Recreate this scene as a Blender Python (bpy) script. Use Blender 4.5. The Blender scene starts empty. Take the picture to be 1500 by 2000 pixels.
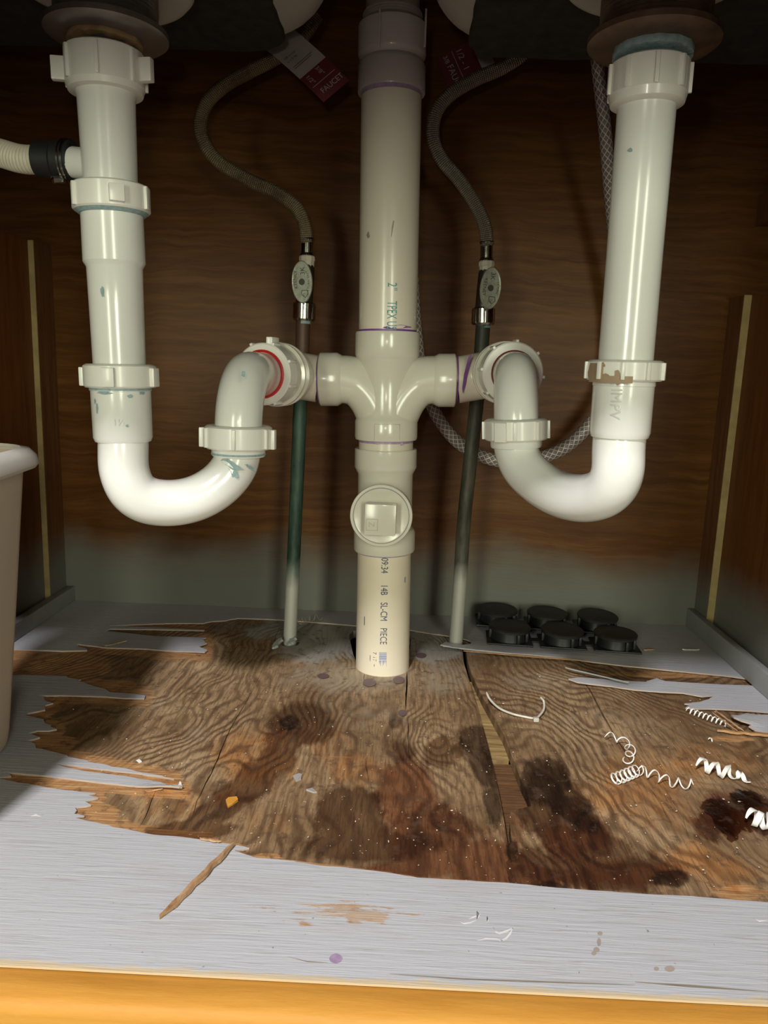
import bpy, bmesh, math, random
import numpy as np
from mathutils import Vector, Matrix
from mathutils.geometry import delaunay_2d_cdt
random.seed(7); rng = np.random.default_rng(7)
S = bpy.context.scene
COL = S.collection

# ------------------------------------------------------------------ camera
FPX = 1466.0; YAW, PIT, ROLL = .0213, .1831, .0346
CP = Vector((0, 0, .3113))
_F = Vector((-math.sin(YAW)*math.cos(PIT), math.cos(YAW)*math.cos(PIT), -math.sin(PIT)))
_R = Vector((math.cos(YAW), math.sin(YAW), 0)); _U = _R.cross(_F)
R2 = _R*math.cos(ROLL)+_U*math.sin(ROLL); U2 = -_R*math.sin(ROLL)+_U*math.cos(ROLL)
cd = bpy.data.cameras.new('camera'); cam = bpy.data.objects.new('camera', cd); COL.objects.link(cam)
cd.sensor_fit = 'VERTICAL'; cd.sensor_height = 36; cd.lens = FPX/2000*36; cd.clip_start = .01
m = Matrix((R2, U2, -_F)).transposed().to_4x4(); m.translation = CP
cam.matrix_world = m; S.camera = cam

# ------------------------------------------------------------------ world, lights, exposure
S.view_settings.view_transform = 'Standard'; S.view_settings.look = 'None'
S.view_settings.exposure = 0.0; S.view_settings.gamma = 1; S.view_settings.use_curve_mapping = False
w = bpy.data.worlds.new('world'); S.world = w; w.use_nodes = True
w.node_tree.nodes['Background'].inputs[0].default_value = (.75, .8, .62, 1)
w.node_tree.nodes['Background'].inputs[1].default_value = .07
def area(name, loc, target, sx, sy, power, col):
    l = bpy.data.lights.new(name, 'AREA'); l.shape = 'RECTANGLE'; l.size = sx; l.size_y = sy
    l.energy = power; l.color = col
    o = bpy.data.objects.new(name, l); COL.objects.link(o); o.location = loc
    o.rotation_euler = (Vector(target)-Vector(loc)).to_track_quat('-Z', 'Y').to_euler()
    return o
area('ceiling_lamp_light', (-.36, -.72, 1.46), (0, .6, 0), .13, .13, 38, (1, .97, .98))
area('window_light_left', (-.75, -1.7, .52), (0, .8, .32), .3, 1.0, 17, (.95, 1, .76))
area('window_light_right', (.65, -1.7, .52), (0, .8, .32), .3, 1.0, 18, (.97, 1, .78))
area('phone_light', (-.03, .0, .36), (0, .8, .25), .02, .02, .30, (1, .9, .8))

# ------------------------------------------------------------------ helpers
def ray(px, py): return (_F+R2*((px-750)/FPX)+U2*((1000-py)/FPX))
def W(px, py, Y): d = ray(px, py); return CP+d*(Y/d.y)
def F(px, py, z=0.): d = ray(px, py); return CP+d*((z-CP.z)/d.z)
def XP(px, py, X): d = ray(px, py); return CP+d*(X/d.x)
def pr(wpx, P): return wpx/2*((P-CP).dot(_F))/FPX
def project(P):
    d = Vector(P)-CP; k = d.dot(_F); return 750+FPX*d.dot(R2)/k, 1000-FPX*d.dot(U2)/k

def link(o, parent=None):
    COL.objects.link(o)
    if parent: o.parent = parent
    return o
def tag(o, label=None, cat=None, group=None, kind=None):
    if label: o['label'] = label
    if cat: o['category'] = cat
    if group: o['group'] = group
    if kind: o['kind'] = kind
    return o
def empty(name, loc, label, cat, group=None):
    o = bpy.data.objects.new(name, None); o.location = loc; o.empty_display_size = .02
    link(o); return tag(o, label, cat, group)
def obj(name, V, Fc, mat, parent=None, smooth=None, uv=None, attrs=None):
    """one mesh object; V in world coordinates"""
    A = np.array([tuple(v) for v in V], float).reshape(-1, 3)
    org = Vector(((A[:,0].min()+A[:,0].max())/2, (A[:,1].min()+A[:,1].max())/2, A[:,2].min()))
    me = bpy.data.meshes.new(name)
    me.from_pydata((A-np.array(org)).tolist(), [], Fc)
    if uv is not None:
        l = me.uv_layers.new(name='UVMap')
        l.data.foreach_set('uv', np.array([uv[f][k] for f in range(len(Fc)) for k in range(len(Fc[f]))], float).ravel())
    if attrs:
        for k, v in attrs.items():
            a = me.attributes.new(k, 'FLOAT', 'POINT'); a.data.foreach_set('value', np.asarray(v, np.float32))
    bm = bmesh.new(); bm.from_mesh(me)
    if uv is None and not attrs: bmesh.ops.recalc_face_normals(bm, faces=bm.faces)
    if smooth is not None:
        for f in bm.faces: f.smooth = True
        for e in bm.edges:
            if len(e.link_faces) == 2 and e.calc_face_angle(0) > math.radians(smooth): e.smooth = False
    bm.to_mesh(me); bm.free()
    me.materials.append(mat)
    o = bpy.data.objects.new(name, me); link(o, parent)
    def wloc(p): return p.location+(wloc(p.parent) if p.parent else Vector((0,0,0)))
    o.location = org-(wloc(parent) if parent else Vector((0, 0, 0)))
    return o
class MB:
    def __init__(s): s.V = []; s.F = []; s.U = []
    def add(s, V, Fc, U=None):
        n = len(s.V); s.V += [Vector(v) for v in V]; s.F += [tuple(i+n for i in f) for f in Fc]
        s.U += U if U else [[(0, 0)]*len(f) for f in Fc]
    def build(s, name, mat, parent=None, smooth=35, uv=False):
        return obj(name, s.V, s.F, mat, parent, smooth, s.U if uv else None)
    def box(s, c, sx, sy, sz, X=Vector((1,0,0)), Y=Vector((0,1,0)), Z=Vector((0,0,1)), bev=0):
        c = Vector(c)
        if bev <= 0:
            V = [c+X*(a*sx/2)+Y*(b*sy/2)+Z*(d*sz/2) for a in (-1,1) for b in (-1,1) for d in (-1,1)]
            s.add(V, [(0,1,3,2),(4,6,7,5),(0,4,5,1),(2,3,7,6),(0,2,6,4),(1,5,7,3)])
        else:
            bm = bmesh.new(); bmesh.ops.create_cube(bm, size=1)
            for v in bm.verts: v.co = Vector((v.co.x*sx, v.co.y*sy, v.co.z*sz))
            bmesh.ops.bevel(bm, geom=bm.edges[:], offset=bev, segments=2, affect='EDGES', profile=.6)
            bm.verts.ensure_lookup_table()
            V = [c+X*v.co.x+Y*v.co.y+Z*v.co.z for v in bm.verts]
            s.add(V, [tuple(v.index for v in f.verts) for f in bm.faces]); bm.free()
    def sweep(s, P, R, seg=32, cap=True, sx=1.0):
        P = [Vector(p) for p in P]; n = len(P)
        if not hasattr(R, '__len__'): R = [R]*n
        T = []
        for i in range(n):
            a = P[max(i-1, 0)]; b = P[min(i+1, n-1)]; T.append((b-a).normalized())
        nrm = Vector((0, -1, 0)); nrm = (nrm-T[0]*nrm.dot(T[0]))
        if nrm.length < .1: nrm = Vector((1, 0, 0)); nrm = nrm-T[0]*nrm.dot(T[0])
        nrm.normalize()
        V = []; L = 0; Ls = []
        for i in range(n):
            if i:
                L += (P[i]-P[i-1]).length
                nrm = (nrm-T[i]*nrm.dot(T[i])).normalized()
            Ls.append(L); b = T[i].cross(nrm)
            for k in range(seg):
                a = 2*math.pi*k/seg; V.append(P[i]+(nrm*math.cos(a)+b*math.sin(a)*sx)*R[i])
        Fc = []; U = []
        for i in range(n-1):
            for k in range(seg):
                k2 = (k+1) % seg
                Fc.append((i*seg+k, i*seg+k2, (i+1)*seg+k2, (i+1)*seg+k))
                U.append([(k/seg, Ls[i]), ((k+1)/seg, Ls[i]), ((k+1)/seg, Ls[i+1]), (k/seg, Ls[i+1])])
        if cap:
            Fc.append(tuple(range(seg))[::-1]); U.append([(0, 0)]*seg)
            Fc.append(tuple((n-1)*seg+k for k in range(seg))); U.append([(0, 0)]*seg)
        s.add(V, Fc, U)
    def turned(s, A, D, prof, seg=48, cap=True):
        """rings at A + D*t with radius r"""
        A = Vector(A); D = Vector(D).normalized()
        n = Vector((0, -1, 0)); n = n-D*n.dot(D)
        if n.length < .2: n = Vector((0, 0, 1)); n = n-D*n.dot(D)
        n.normalize(); b = D.cross(n); V = []
        for t, r in prof:
            for k in range(seg):
                a = 2*math.pi*k/seg; V.append(A+D*t+(n*math.cos(a)+b*math.sin(a))*r)
        Fc = []; U = []; m_ = len(prof)
        for i in range(m_-1):
            for k in range(seg):
                k2 = (k+1) % seg; Fc.append((i*seg+k, i*seg+k2, (i+1)*seg+k2, (i+1)*seg+k))
                U.append([(k/seg, prof[i][0]), ((k+1)/seg, prof[i][0]), ((k+1)/seg, prof[i+1][0]), (k/seg, prof[i+1][0])])
        if cap:
            Fc.append(tuple(range(seg))[::-1]); U.append([(0, 0)]*seg)
            Fc.append(tuple((m_-1)*seg+k for k in range(seg))); U.append([(0, 0)]*seg)
        s.add(V, Fc, U)
def spline(P, n=8):
    P = [Vector(p) for p in P]; Q = [P[0]*2-P[1]]+P+[P[-1]*2-P[-2]]; out = []
    for i in range(1, len(Q)-2):
        for k in range(n):
            t = k/n; a, b, c, d = Q[i-1], Q[i], Q[i+1], Q[i+2]
            out.append(.5*((2*b)+(c-a)*t+(2*a-5*b+4*c-d)*t*t+(3*b-a-3*c+d)*t**3))
    out.append(P[-1]); return out
def fillet(P, r, n=10):
    P = [Vector(p) for p in P]; out = [P[0]]
    for i in range(1, len(P)-1):
        a = (P[i-1]-P[i]); b = (P[i+1]-P[i]); la, lb = a.length, b.length; a.normalize(); b.normalize()
        ang = a.angle(b); d = min(r/math.tan(ang/2), la*.98, lb*.98); rr = d*math.tan(ang/2)
        p0 = P[i]+a*d; c = P[i]+(a+b).normalized()*(rr/math.sin(ang/2)); u = (p0-c); v = (P[i]+b*d-c)
        tot = u.angle(v)
        for k in range(n+1):
            t = k/n; out.append(c+(u*math.sin((1-t)*tot)+v*math.sin(t*tot))/math.sin(tot))
    out.append(P[-1]); return out
def fx(px, py, wpx):
    """pixel row of a ring's front edge -> row of its centre"""
    el = math.atan((1000-py)/FPX)-PIT
    return py+wpx/2*math.sin(el)
def rings(rows, A, B):
    """rows: (py, wpx) on the axis A->B (world).  returns t,r profile along the axis from A"""
    D = (B-A).normalized(); out = []
    for py, wpx in rows:
        pc = fx(0, py, wpx)
        lo, hi = -.5, 1.5
        for _ in range(40):
            mid = (lo+hi)/2; q = project(A+D*mid)[1]
            if q < pc: lo = mid
            else: hi = mid
        P = A+D*lo; out.append((lo, pr(wpx, P)))
    return out, D
def text_mesh(body, size, spacing=1., font_extrude=0.):
    c = bpy.data.curves.new('t', 'FONT'); c.body = body; c.size = size; c.space_character = spacing
    c.extrude = font_extrude; c.resolution_u = 3
    o = bpy.data.objects.new('t', c); COL.objects.link(o); bpy.context.view_layer.update()
    me = bpy.data.meshes.new_from_object(o)
    V = [v.co.copy() for v in me.vertices]; Fc = [tuple(p.vertices) for p in me.polygons]
    COL.objects.unlink(o); bpy.data.objects.remove(o); bpy.data.curves.remove(c); bpy.data.meshes.remove(me)
    return V, Fc
def wrap_text(body, size, A, D, r, N, mb, spacing=1., down=True, off=.0004, sy=1.0, y0=0.):
    V, Fc = text_mesh(body, size, spacing)
    D = Vector(D).normalized(); N = (N-D*N.dot(D)).normalized(); T = N.cross(D)*-1
    if T.x < 0: T = -T
    out = []
    for v in V:
        y = v.y*sy+y0
        if down: th = y/r; t = v.x
        else: th = v.x/r; t = -y
        out.append(A+D*t+(N*math.cos(th)+T*math.sin(th))*(r+off))
    mb.add(out, Fc)
def inpoly(x, y, poly):
    x = np.asarray(x); y = np.asarray(y); r = np.zeros(x.shape, bool); n = len(poly)
    for i in range(n):
        x1, y1 = poly[i][:2]; x2, y2 = poly[(i+1) % n][:2]
        if y1 == y2: continue
        c = ((y1 > y) != (y2 > y)) & (x < (x2-x1)*(y-y1)/(y2-y1)+x1); r ^= c
    return r

# ------------------------------------------------------------------ materials
class NT:
    def __init__(s, name, rough=.5, metal=0., col=(.5,.5,.5), spec=.5, coat=0, sub=0):
        s.m = bpy.data.materials.new(name); s.m.use_nodes = True; s.t = s.m.node_tree
        s.b = s.t.nodes['Principled BSDF']; s.b.inputs['Roughness'].default_value = rough
        s.b.inputs['Metallic'].default_value = metal; s.b.inputs['Base Color'].default_value = (*col, 1)
        s.b.inputs['Specular IOR Level'].default_value = spec
        if coat: s.b.inputs['Coat Weight'].default_value = coat; s.b.inputs['Coat Roughness'].default_value = .12
        if sub: s.b.inputs['Subsurface Weight'].default_value = sub; s.b.inputs['Subsurface Radius'].default_value = (.01,.008,.006); s.b.inputs['Subsurface Scale'].default_value = 1
    def n(s, typ, **kw):
        q = s.t.nodes.new(typ)
        for k, v in kw.items(): setattr(q, k, v)
        return q
    def l(s, a, b): s.t.links.new(a, b)
    def co(s, scale=(1,1,1), kind='Object', rot=(0,0,0)):
        c = s.n('ShaderNodeTexCoord'); mp = s.n('ShaderNodeMapping'); mp.inputs['Scale'].default_value = scale
        mp.inputs['Rotation'].default_value = rot
        s.l(c.outputs[kind], mp.inputs['Vector']); return mp.outputs[0]
    def noise(s, vec, scale, detail=4, rough=.55, dist=0):
        q = s.n('ShaderNodeTexNoise'); q.inputs['Scale'].default_value = scale; q.inputs['Detail'].default_value = detail
        q.inputs['Roughness'].default_value = rough; q.inputs['Distortion'].default_value = dist
        if vec: s.l(vec, q.inputs['Vector'])
        return q.outputs[0]
    def ramp(s, fac, stops, interp='LINEAR'):
        q = s.n('ShaderNodeValToRGB'); q.color_ramp.interpolation = interp; e = q.color_ramp.elements
        while len(e) < len(stops): e.new(.5)
        for i, (p, c) in enumerate(stops):
            e[i].position = p; e[i].color = (*c, 1) if hasattr(c, '__len__') else (c, c, c, 1)
        s.l(fac, q.inputs[0]); return q.outputs[0]
    def mix(s, fac, a, b, mode='MIX'):
        q = s.n('ShaderNodeMix', data_type='RGBA', blend_type=mode)
        for i, x in ((0, fac), (6, a), (7, b)):
            if hasattr(x, 'is_linked') or isinstance(x, bpy.types.NodeSocket): s.l(x, q.inputs[i])
            elif i == 0: q.inputs[0].default_value = x
            else: q.inputs[i].default_value = (*x, 1)
        return q.outputs[2]
    def mth(s, op, a, b=0., c=0., clamp=False):
        q = s.n('ShaderNodeMath', operation=op, use_clamp=clamp)
        for i, x in enumerate((a, b, c)):
            if isinstance(x, bpy.types.NodeSocket): s.l(x, q.inputs[i])
            else: q.inputs[i].default_value = x
        return q.outputs[0]
    def attr(s, name):
        q = s.n('ShaderNodeAttribute', attribute_name=name); return q.outputs['Fac']
    def sep(s, vec):
        q = s.n('ShaderNodeSeparateXYZ'); s.l(vec, q.inputs[0]); return q.outputs
    def color(s, c): s.l(c, s.b.inputs['Base Color'])
    def bump(s, h, strength=.3, dist=.001):
        q = s.n('ShaderNodeBump'); q.inputs['Strength'].default_value = strength; q.inputs['Distance'].default_value = dist
        s.l(h, q.inputs['Height']); s.l(q.outputs[0], s.b.inputs['Normal'])

def wpos(q):
    g = q.n('ShaderNodeNewGeometry'); return g.outputs['Position']
def mapv(q, v, scale, loc=(0,0,0)):
    mp = q.n('ShaderNodeMapping'); mp.inputs['Scale'].default_value = scale; mp.inputs['Location'].default_value = loc
    q.l(v, mp.inputs[0]); return mp.outputs[0]

def mat_plastic(name, col, rough=.28, dirt=.35, dcol=(.25,.24,.2), purple=False):
    q = NT(name, rough, col=col, coat=.25, sub=.0)
    p = wpos(q)
    n1 = q.noise(mapv(q, p, (1,1,.35)), 9, 5, .6)
    c = q.mix(q.ramp(n1, [(.35, 0), (.75, 1)]), col, tuple(x*.9 for x in col))
    n2 = q.noise(mapv(q, p, (1,1,.5)), 55, 6, .75)
    k = q.mth('MULTIPLY', q.ramp(n2, [(.66, 0), (.75, 1)]), dirt)
    c = q.mix(k, c, dcol); q.color(c)
    q.bump(q.noise(p, 40, 3), .12, .0015)
    return q.m
M = {}
M['pvc'] = mat_plastic('trap_white_plastic', (.80,.79,.75), .22, .25)
M['pvc_nut'] = mat_plastic('slip_nut_plastic', (.82,.80,.74), .35, .2)
M['pvc_pipe'] = mat_plastic('stack_pipe_plastic', (.74,.67,.56), .3, .35, (.3,.26,.2))
M['pvc_fit'] = mat_plastic('fitting_plastic', (.70,.665,.57), .2, .2, (.3,.26,.2))
M['pvc_grey'] = mat_plastic('fitting_grey_plastic', (.50,.45,.43), .28, .3, (.25,.2,.2))
def simple(name, col, rough=.5, metal=0, spec=.5, vary=.25, vs=60, bump=0.):
    q = NT(name, rough, metal, col, spec); p = wpos(q); n = q.noise(p, vs, 4)
    q.color(q.mix(q.ramp(n, [(.3, 0), (.7, 1)]), col, tuple(x*(1-vary) for x in col)))
    if bump: q.bump(n, bump, .001)
    return q.m
M['chrome'] = simple('worn_chrome', (.62,.62,.58), .16, 1., vary=.35, vs=200)
M['chrome_handle'] = simple('stamped_handle_metal', (.80,.83,.70), .3, .55, vary=.3, vs=300, bump=.3)
M['chrome_dark'] = simple('dark_valve_metal', (.12,.1,.08), .4, .8)
M['black'] = simple('black_plastic', (.012,.012,.013), .42, vary=.3)
M['black_dusty'] = simple('dusty_black_plastic', (.022,.021,.02), .55, vary=.6, vs=90)
M['rubber'] = simple('black_rubber', (.012,.012,.012), .6)
M['red'] = simple('red_washer', (.55,.02,.02), .4)
M['darkred'] = simple('dark_red_washer', (.22,.05,.04), .5)
M['purple'] = simple('purple_primer', (.22,.07,.30), .4, vary=.3, vs=300)
M['lilac'] = simple('thin_purple_primer', (.42,.30,.46), .35, vary=.3, vs=300)
M['teal'] = simple('teal_print', (.09,.34,.33), .5)
M['blue'] = simple('dark_blue_print', (.06,.07,.15), .5)
M['barblue'] = simple('barcode_blue', (.08,.16,.5), .5)
M['putty'] = simple('dried_plumbers_putty', (.42,.27,.13), .8, vary=.5, bump=.8)
M['bluedope'] = simple('blue_pipe_dope', (.33,.45,.47), .6, vary=.3, vs=400, bump=.5)
M['tan'] = simple('tan_stain', (.40,.28,.18), .6)
M['sinkgrey'] = simple('sink_primer_grey', (.50,.47,.42), .5, vary=.15, vs=25)
M['pad'] = simple('sound_deadening_pad', (.035,.03,.022), .9, vary=.6, vs=70, bump=1.)
M['strainer'] = simple('strainer_dull_metal', (.30,.27,.25), .38, .75, vary=.35, vs=50)
M['strainer_rust'] = simple('strainer_rusty_metal', (.20,.13,.09), .5, .5, vary=.5, vs=60)
M['bin'] = simple('bin_plastic', (.56,.47,.37), .5, vary=.05)
M['bin_rim'] = simple('bin_rim_plastic', (.60,.57,.52), .4, vary=.05)
M['tie'] = simple('nylon_tie', (.62,.58,.5), .3)
M['shaving'] = simple('plastic_shaving_white', (.88,.87,.84), .35, vary=.04)
M['fuzz'] = simple('thin_tan_shaving', (.45,.38,.28), .5)
M['tagwhite'] = simple('tag_white', (.42,.38,.36), .5, vary=.08)
M['tagred'] = simple('tag_red', (.13,.008,.014), .45, vary=.1)
M['tagtext'] = simple('tag_text_white', (.5,.44,.43), .5)
M['tagink'] = simple('tag_text_dark', (.05,.04,.05), .5)
M['engrave'] = simple('handle_engraving', (.07,.08,.06), .6)
M['palestrip'] = simple('raw_plywood_edge', (.48,.36,.15), .6, vary=.3)
M['corr'] = simple('corrugated_hose_plastic', (.62,.57,.45), .45, vary=.12)
M['scuff'] = simple('grey_scuff', (.33,.31,.25), .5)
M['speck'] = simple('speck_white', (.75,.68,.55), .6)
M['graypaint'] = simple('grey_paint_plain', (.33,.34,.33), .55, vary=.15, vs=30)

# back wall plywood: horizontal wavy grain, grey overspray low down
def plywood(name, c1, c2, c3, sc=(2.2, 2.2, 30), spray=True, vert=False, rough=.42, sprayz=.068):
    q = NT(name, rough, spec=.16); p = wpos(q)
    big = q.noise(mapv(q, p, (1.5,1.5,3)), 2.2, 2)
    wv = q.noise(p, 7, 3)
    s = q.sep(p)
    cmb = q.n('ShaderNodeCombineXYZ')
    if vert:
        q.l(q.mth('MULTIPLY_ADD', wv, .02, s[0]), cmb.inputs[0]); q.l(q.mth('MULTIPLY_ADD', wv, .02, s[1]), cmb.inputs[1]); q.l(s[2], cmb.inputs[2])
    else:
        q.l(s[0], cmb.inputs[0]); q.l(s[1], cmb.inputs[1]); q.l(q.mth('MULTIPLY_ADD', wv, .035, s[2]), cmb.inputs[2])
    g = q.noise(mapv(q, cmb.outputs[0], sc), 4.5, 6, .62, .3)
    c = q.ramp(g, [(.32, c1), (.5, c2), (.68, c3)])
    c = q.mix(q.ramp(big, [(.3, 0.), (.7, .5)]), c, c1)
    fl = q.noise(mapv(q, cmb.outputs[0], tuple(x*2.5 for x in sc)), 9, 3)
    c = q.mix(q.ramp(fl, [(.62, 0.), (.74, .45)]), c, tuple(x*.4 for x in c1))
    if spray:
        h = q.mth('ADD', s[2], q.mth('MULTIPLY', q.noise(mapv(q, p, (1,1,1)), 9, 3), -.07))
        k = q.ramp(h, [(0., .95), (sprayz-.045, .8), (sprayz, 0.)])
        c = q.mix(k, c, (.18,.185,.16))
    q.color(c); q.bump(g, .25, .0012); return q.m
M['back'] = plywood('varnished_back_plywood', (.095,.035,.008), (.135,.054,.013), (.185,.080,.022))
M['side'] = plywood('varnished_side_plywood', (.12,.036,.008), (.165,.058,.014), (.19,.072,.02), (20,20,1.6), True, True, .45, .07)
M['cleat'] = plywood('corner_cleat_wood', (.12,.05,.02), (.18,.08,.03), (.22,.10,.04), (30,30,2), True, True, .6, .06)

# grey paint on the veneer left on the floor
def floor_paint():
    q = NT('grey_floor_paint', .42, spec=.4); p = wpos(q)
    s = mapv(q, p, (3.5, 60, 1)); g = q.noise(s, 5, 6, .65, .4)
    c = q.mix(q.ramp(g, [(.26, 1.), (.44, 0)]), (.48,.485,.51), (.39,.385,.40))
    d = q.noise(mapv(q, p, (1, 3, 1)), 11, 5, .6); c = q.mix(q.ramp(d, [(.55, 0), (.8, .45)]), c, (.38,.34,.30))
    f = q.noise(mapv(q, p, (6, 130, 1)), 6, 2, .5); c = q.mix(q.ramp(f, [(.66, 0), (.72, .45)]), c, (.26,.24,.24))
    dt = q.noise(p, 260, 2, .5); c = q.mix(q.ramp(dt, [(.74, 0), (.77, .7)]), c, (.16,.13,.12))
    # bare wood rubbed through the paint near the front
    wr = q.attr('bare')
    w2 = q.mth('ADD', wr, q.mth('MULTIPLY_ADD', q.noise(mapv(q, p, (12, 90, 1)), 3, 5, .7), 1.6, -.8))
    wood = q.ramp(g, [(.35, (.30,.14,.05)), (.6, (.50,.28,.12))])
    c = q.mix(q.ramp(w2, [(.50, 0), (.56, .8)]), c, wood)
    w3 = q.mth('ADD', wr, q.mth('MULTIPLY_ADD', q.noise(mapv(q, p, (25, 60, 1)), 4, 4, .7), 1.0, -.5))
    c = q.mix(q.ramp(w3, [(.45, 0), (.6, .45)]), c, (.50,.44,.38))
    edge = q.attr('rim')
    e2 = q.mth('ADD', edge, q.mth('MULTIPLY_ADD', q.noise(mapv(q, p, (20, 40, 1)), 4, 4, .7), .6, -.3))
    c = q.mix(q.ramp(e2, [(.45, 0), (.7, .8)]), c, (.62,.48,.28))
    q.color(c)
    h = q.mth('ADD', q.mth('MULTIPLY', g, .7), q.mth('MULTIPLY', f, .3)); q.bump(h, .5, .0015); return q.m
M['paint'] = floor_paint()

def exposed_wood():
    q = NT('exposed_weathered_plywood', .62, spec=.3); p = wpos(q)
    ph = q.attr('phase'); nz = q.noise(mapv(q, p, (1, .35, 1)), 70, 5, .65)
    nb = q.noise(mapv(q, p, (1, .5, 1)), 14, 4, .6)
    ph2 = q.mth('ADD', ph, q.mth('MULTIPLY', nz, .55))
    ph2 = q.mth('ADD', ph2, q.mth('MULTIPLY', nb, .9))
    sn = q.mth('MULTIPLY_ADD', q.mth('SINE', q.mth('MULTIPLY', ph2, 6.2832)), .5, .5)
    sharp = q.ramp(sn, [(.0, 0), (.4, .12), (.85, .8), (1., 1.)])
    ctr = q.noise(mapv(q, p, (1, .6, 1)), 10, 4, .6)     # where ripple shows
    amp = q.ramp(ctr, [(.32, .25), (.6, 1.)])
    gr = q.mth('MULTIPLY', sharp, amp)
    base = q.ramp(q.noise(mapv(q, p, (1, .6, 1)), 8, 6, .65), [(.28, (.14,.078,.034)), (.48, (.30,.19,.098)), (.68, (.52,.36,.20))])
    ora = q.attr('orange'); fine = q.noise(mapv(q, p, (7, 160, 1)), 4, 6, .7)
    oc = q.ramp(fine, [(.3, (.20,.085,.03)), (.5, (.42,.22,.09)), (.68, (.62,.40,.20))])
    c = q.mix(q.mth('MULTIPLY', gr, .76), base, (.075,.034,.015))
    fin2 = q.noise(mapv(q, p, (160, 14, 1)), 3, 5, .7)
    c = q.mix(q.ramp(fin2, [(.38, .65), (.54, 0)]), c, (.10,.055,.028))
    on = q.mth('ADD', ora, q.mth('MULTIPLY_ADD', q.noise(mapv(q, p, (5, 45, 1)), 5, 5, .7), 1.0, -.5))
    ok = q.ramp(on, [(.42, 0), (.55, 1)])
    c = q.mix(ok, c, oc)
    edge = q.mth('ADD', q.mth('MULTIPLY_ADD', q.noise(mapv(q, p, (1, .55, 1)), 26, 4, .6), 1.3, -.68), q.mth('MULTIPLY_ADD', q.noise(mapv(q, p, (1, .4, 1)), 110, 5, .7), .9, -.45))
    def layer(c, name, col, lo, hi, a, mode='MULTIPLY'):
        f = q.mth('ADD', q.attr(name), edge)
        return q.mix(q.ramp(f, [(lo, 0), (hi, a)]), c, col, mode)
    c = layer(c, 'warm', (1.25,.92,.62), .3, .8, .9)
    c = layer(c, 'stain', (.34,.25,.19), .34, .62, .9)
    c = layer(c, 'redden', (.52,.27,.18), .35, .75, .85)
    c = layer(c, 'blackish', (.20,.17,.16), .38, .66, .88)
    c = layer(c, 'wet', (.20,.08,.05), .46, .55, .9)
    c = layer(c, 'greyed', (.36,.345,.31), .35, .75, .92, 'MIX')
    c = layer(c, 'dusty', (.38,.32,.23), .3, .9, .6, 'MIX')
    sp = q.noise(p, 330, 2, .5); c = q.mix(q.ramp(sp, [(.73, 0), (.76, .8)]), c, (.65,.52,.36))
    sp2 = q.noise(p, 90, 5, .7); c = q.mix(q.ramp(sp2, [(.33, .7), (.46, 0)]), c, (.09,.05,.03))
    q.color(c)
    wet = q.mth('ADD', q.attr('wet'), edge)
    q.l(q.ramp(wet, [(.46, .62), (.55, .28)]), q.b.inputs['Roughness'])
    h = q.mth('SUBTRACT', q.mth('MULTIPLY', fin2, .25), q.mth('MULTIPLY', gr, .6)); h = q.mth('ADD', h, q.mth('MULTIPLY', sp2, .5))
    q.bump(h, .7, .0014); return q.m
M['bare'] = exposed_wood()
def splinter_wood(name, a, b, sc=(8,120,8)):
    q = NT(name, .6, spec=.3); p = wpos(q); g = q.noise(mapv(q, p, sc), 4, 5, .7)
    q.color(q.ramp(g, [(.3, a), (.7, b)])); q.bump(g, .5, .001); return q.m
M['splint'] = splinter_wood('splintered_wood', (.22,.09,.03), (.52,.30,.13))
M['subboard'] = splinter_wood('subfloor_board', (.16,.10,.04), (.52,.36,.15), (4,45,4))
M['rail'] = splinter_wood('orange_lacquered_rail', (.50,.22,.03), (.60,.29,.05), (3,22,10))
M['stick'] = splinter_wood('stick_wood', (.26,.12,.05), (.55,.36,.20), (60,20,60))

# braided hoses (UV: u round the hose, v metres along it)
def braid(name, c1, c2, metal, rough, nu, kv, bs=.6, dirt=None, thin=False):
    q = NT(name, rough, metal); uv = q.co(kind='UV'); s = q.sep(uv)
    a = q.mth('SINE', q.mth('MULTIPLY', q.mth('ADD', q.mth('MULTIPLY', s[0], nu), q.mth('MULTIPLY', s[1], kv)), 6.2832))
    b = q.mth('SINE', q.mth('MULTIPLY', q.mth('SUBTRACT', q.mth('MULTIPLY', s[0], nu), q.mth('MULTIPLY', s[1], kv)), 6.2832))
    h = q.mth('MAXIMUM', a, b) if thin else q.mth('MULTIPLY', a, b)
    f = q.ramp(q.mth('MULTIPLY_ADD', h, .5, .5), [(.90, 0), (.97, 1)] if thin else [(.25, 0), (.75, 1)])
    c = q.mix(f, c1, c2)
    if dirt:
        n = q.noise(wpos(q), 35, 5, .7); c = q.mix(q.ramp(n, [(.45, 0), (.62, .85)]), c, dirt)
    q.color(c); q.bump(h, bs, .0008); return q.m
M['braid'] = braid('steel_braid', (.13,.11,.08), (.60,.54,.44), .7, .35, 13, 250, .8)
M['braid_dirty'] = braid('dirty_steel_braid', (.12,.09,.05), (.48,.38,.24), .5, .45, 13, 250, .7, (.16,.11,.06))
M['vinyl'] = braid('braided_vinyl_hose', (.20,.165,.15), (.62,.57,.54), .0, .25, 7, 130, .3, None, True)
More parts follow.
